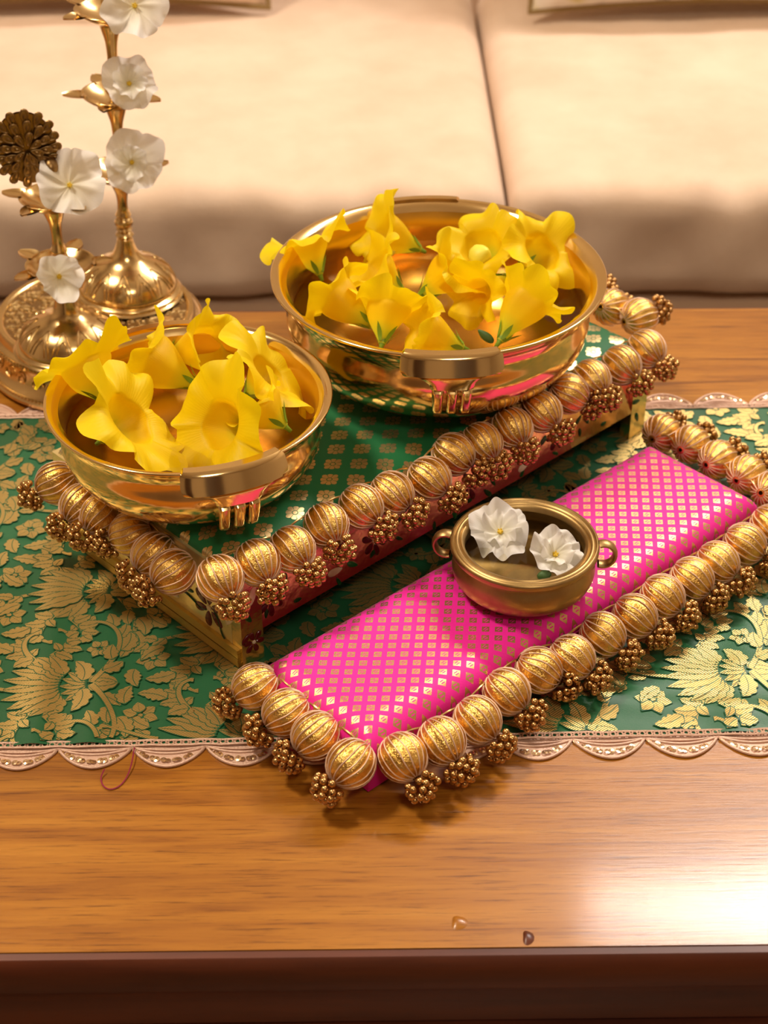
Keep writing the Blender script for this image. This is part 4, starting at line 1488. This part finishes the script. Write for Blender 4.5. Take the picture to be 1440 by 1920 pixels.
ZP = PC.z + .0412
Tp = px(241, 548, ZP)
tall = tag(empty('oil_lamp', (Tp.x, Tp.y, ZP)), 'tall tiered brass oil lamp with three flowered dishes', 'lamp')
tall.rotation_euler = (0, R(1.7), 0)
bell_foot(tall, .0405, .0475)
tz = [.1010, .1600, .2210]
prev = .0562
for i, z in enumerate(tz):
    stem_part(tall, prev, z - .009)
    lamp_dish(tall, z, .0240, i, .35 + i * .5)
    prev = z + .0005
MB().lathe(smooth_prof([(.0034, 0), (.0055, .006), (.0040, .014), (.0065, .024), (.0055, .034), (.0030, .042), (.0012, .050), (0, .052)], 3), 18).build('finial', M_lamp, tall, loc=(0, 0, .2215))

Sp = px(133, 648, ZP)
short = tag(empty('oil_lamp', (Sp.x, Sp.y, ZP)), 'short brass oil lamp topped by a fanned peacock', 'lamp')
bell_foot(short, .0400, .0420)
sz = [.0655, .1180]
stem_part(short, .0505, sz[0] - .009)
lamp_dish(short, sz[0], .0245, 5, .1)
stem_part(short, sz[0] + .0005, sz[1] - .009)
lamp_dish(short, sz[1], .0225, 6, .5)
# peacock with a fanned tail
pk = MB()
pk.tube([(0, 0, sz[1] - .002), (0, 0, sz[1] + .010), (-.001, -.001, sz[1] + .020)], lambda t: .0042 - .001 * t, 10)
pk.build('peacock_post', M_lamp_dark, short)
pa = px(52, 268, 0) ; 
# fan centre: on a vertical plane through the lamp axis, facing the room
fan_c = Vector((-.0120, -.004, sz[1] + .0385))
fan = MB()
fan.grid(lambda u, v: ((.0205 * v) * math.cos(2 * PI * u), .0010 * (1 - v * v), (.0255 * v) * math.sin(2 * PI * u)), 40, 6, closed_u=True)
fan.grid(lambda u, v: ((.0205 * v) * math.cos(-2 * PI * u), .0030, (.0255 * v) * math.sin(-2 * PI * u)), 40, 3, closed_u=True)
Mf = Matrix.Translation(fan_c) @ Matrix.Rotation(R(14), 4, 'Z') @ Matrix.Rotation(R(-8), 4, 'Y')
fan.xf(Mf)
fo = fan.build('tail_fan', M_lamp_dark, short)
def feather_mesh(L_2, W):
    mb = MB()
    def fn(u, v):
        a = 2 * PI * u
        x = W * math.sin(a) * v * (.72 + .40 * math.cos(a) * v)
        z = L_2 * (.5 + .5 * math.cos(a) * v) if True else 0
        h_ = -.0016 * (.4 + .6 * math.exp(-((v - .85) / .14) ** 2)) * (1 if v < .97 else .2) - .0008 * math.exp(-(v / .3) ** 2)
        return (x, h_, z)
    mb.grid(fn, 14, 7, closed_u=True)
    return mb.mesh('tail_feather', M_lamp_dark)
for r0, L_2, nn, y_, W in ((.0135, .0105, 16, -.0002, .0040), (.0075, .0100, 12, -.0014, .0038), (.0018, .0092, 8, -.0026, .0034)):
    fm = feather_mesh(L_2, W)
    for k in range(nn):
        a = R(-76) + R(332) * k / (nn - 1)
        st_ = .95 + .24 * abs(math.sin(a))
        M = Mf @ Matrix.Translation((0, y_, 0)) @ Matrix.Rotation(PI / 2 - a, 4, 'Y') @ Matrix.Translation((0, 0, r0 * st_)) @ Matrix.Scale(st_, 4, (0, 0, 1))
        o = link('tail_feather', fm, fo)
        o.matrix_local = M
body = MB()
body.sphere((0, 0, 0), (.0060, .0085, .0072), 14, 10)
body.tube([(0, -.005, .003), (0, -.0085, .009), (0, -.0080, .015), (0, -.0095, .0185)], lambda t: .0034 - .0012 * t, 10)
body.sphere((0, -.0100, .0195), (.0024, .0030, .0024), 10, 8)
body.tube([(0, -.0125, .0195), (0, -.0160, .0185)], lambda t: .0010 - .0008 * t, 6)
body.xf(Matrix.Translation((.0020, -.002, sz[1] + .0240)) @ Matrix.Rotation(R(195), 4, 'Z'))
body.build('peacock_body', M_lamp_dark, short)

# white flowers laid in the lamp dishes
WL = 'white flowers in the lamp dishes'
def dish_pt(root, z, dx, dy, dz):
    M = Matrix.Translation(root.location) @ root.rotation_euler.to_matrix().to_4x4()
    return M @ Vector((dx, dy, z + dz))
def on_dish(root, z, pxl, dz, facing, r, label, seed, cup=.5, n_pet=5, inner=False):
    M = Matrix.Translation(root.location) @ root.rotation_euler.to_matrix().to_4x4()
    zz = (M @ Vector((0, 0, z + dz))).z
    p = px(pxl[0], pxl[1], zz)
    white_flower(p, facing, r, label, WL, seed, cup, n_pet, inner)
on_dish(tall, tz[2], (252, 12), .014, (.25, -.8, .55), .0235, 'white flower in the topmost dish of the tall brass lamp', 41)
on_dish(tall, tz[1], (242, 158), .014, (.15, -.8, .55), .0225, 'white flower in the middle dish of the tall brass lamp', 42, .6, 6, True)
on_dish(tall, tz[0], (247, 305), .017, (.15, -.85, .5), .0245, 'white flower in the lowest dish of the tall brass lamp', 43, .5, 5, True)
on_dish(short, sz[1], (130, 348), .014, (.25, -.8, .55), .0250, 'white flower in the dish below the brass peacock', 44, .35)
on_dish(short, sz[0], (110, 518), .011, (.35, -.85, .35), .0190, 'small white flower in the lower dish of the peacock lamp', 45, .9, 5)

# ------------------------------------------------------------------ loose thread
tp_ = [(252, 1402), (248, 1428), (240, 1455), (226, 1474), (206, 1482), (192, 1474), (188, 1458), (196, 1442)]
pts = [px(x, y, .0030 if y < 1450 else .0007) for x, y in tp_]
sm = []
for i in range(len(pts) - 1):
    for k in range(5): sm.append(pts[i].lerp(pts[i + 1], k / 5))
sm.append(pts[-1])
for _ in range(6): sm = [sm[0]] + [(sm[i - 1] + 2 * sm[i] + sm[i + 1]) / 4 for i in range(1, len(sm) - 1)] + [sm[-1]]
tag(MB().tube(sm, .00038, 5).build('loose_thread', M_threadm, None), 'loose magenta thread looping off the lace onto the wood', 'thread')
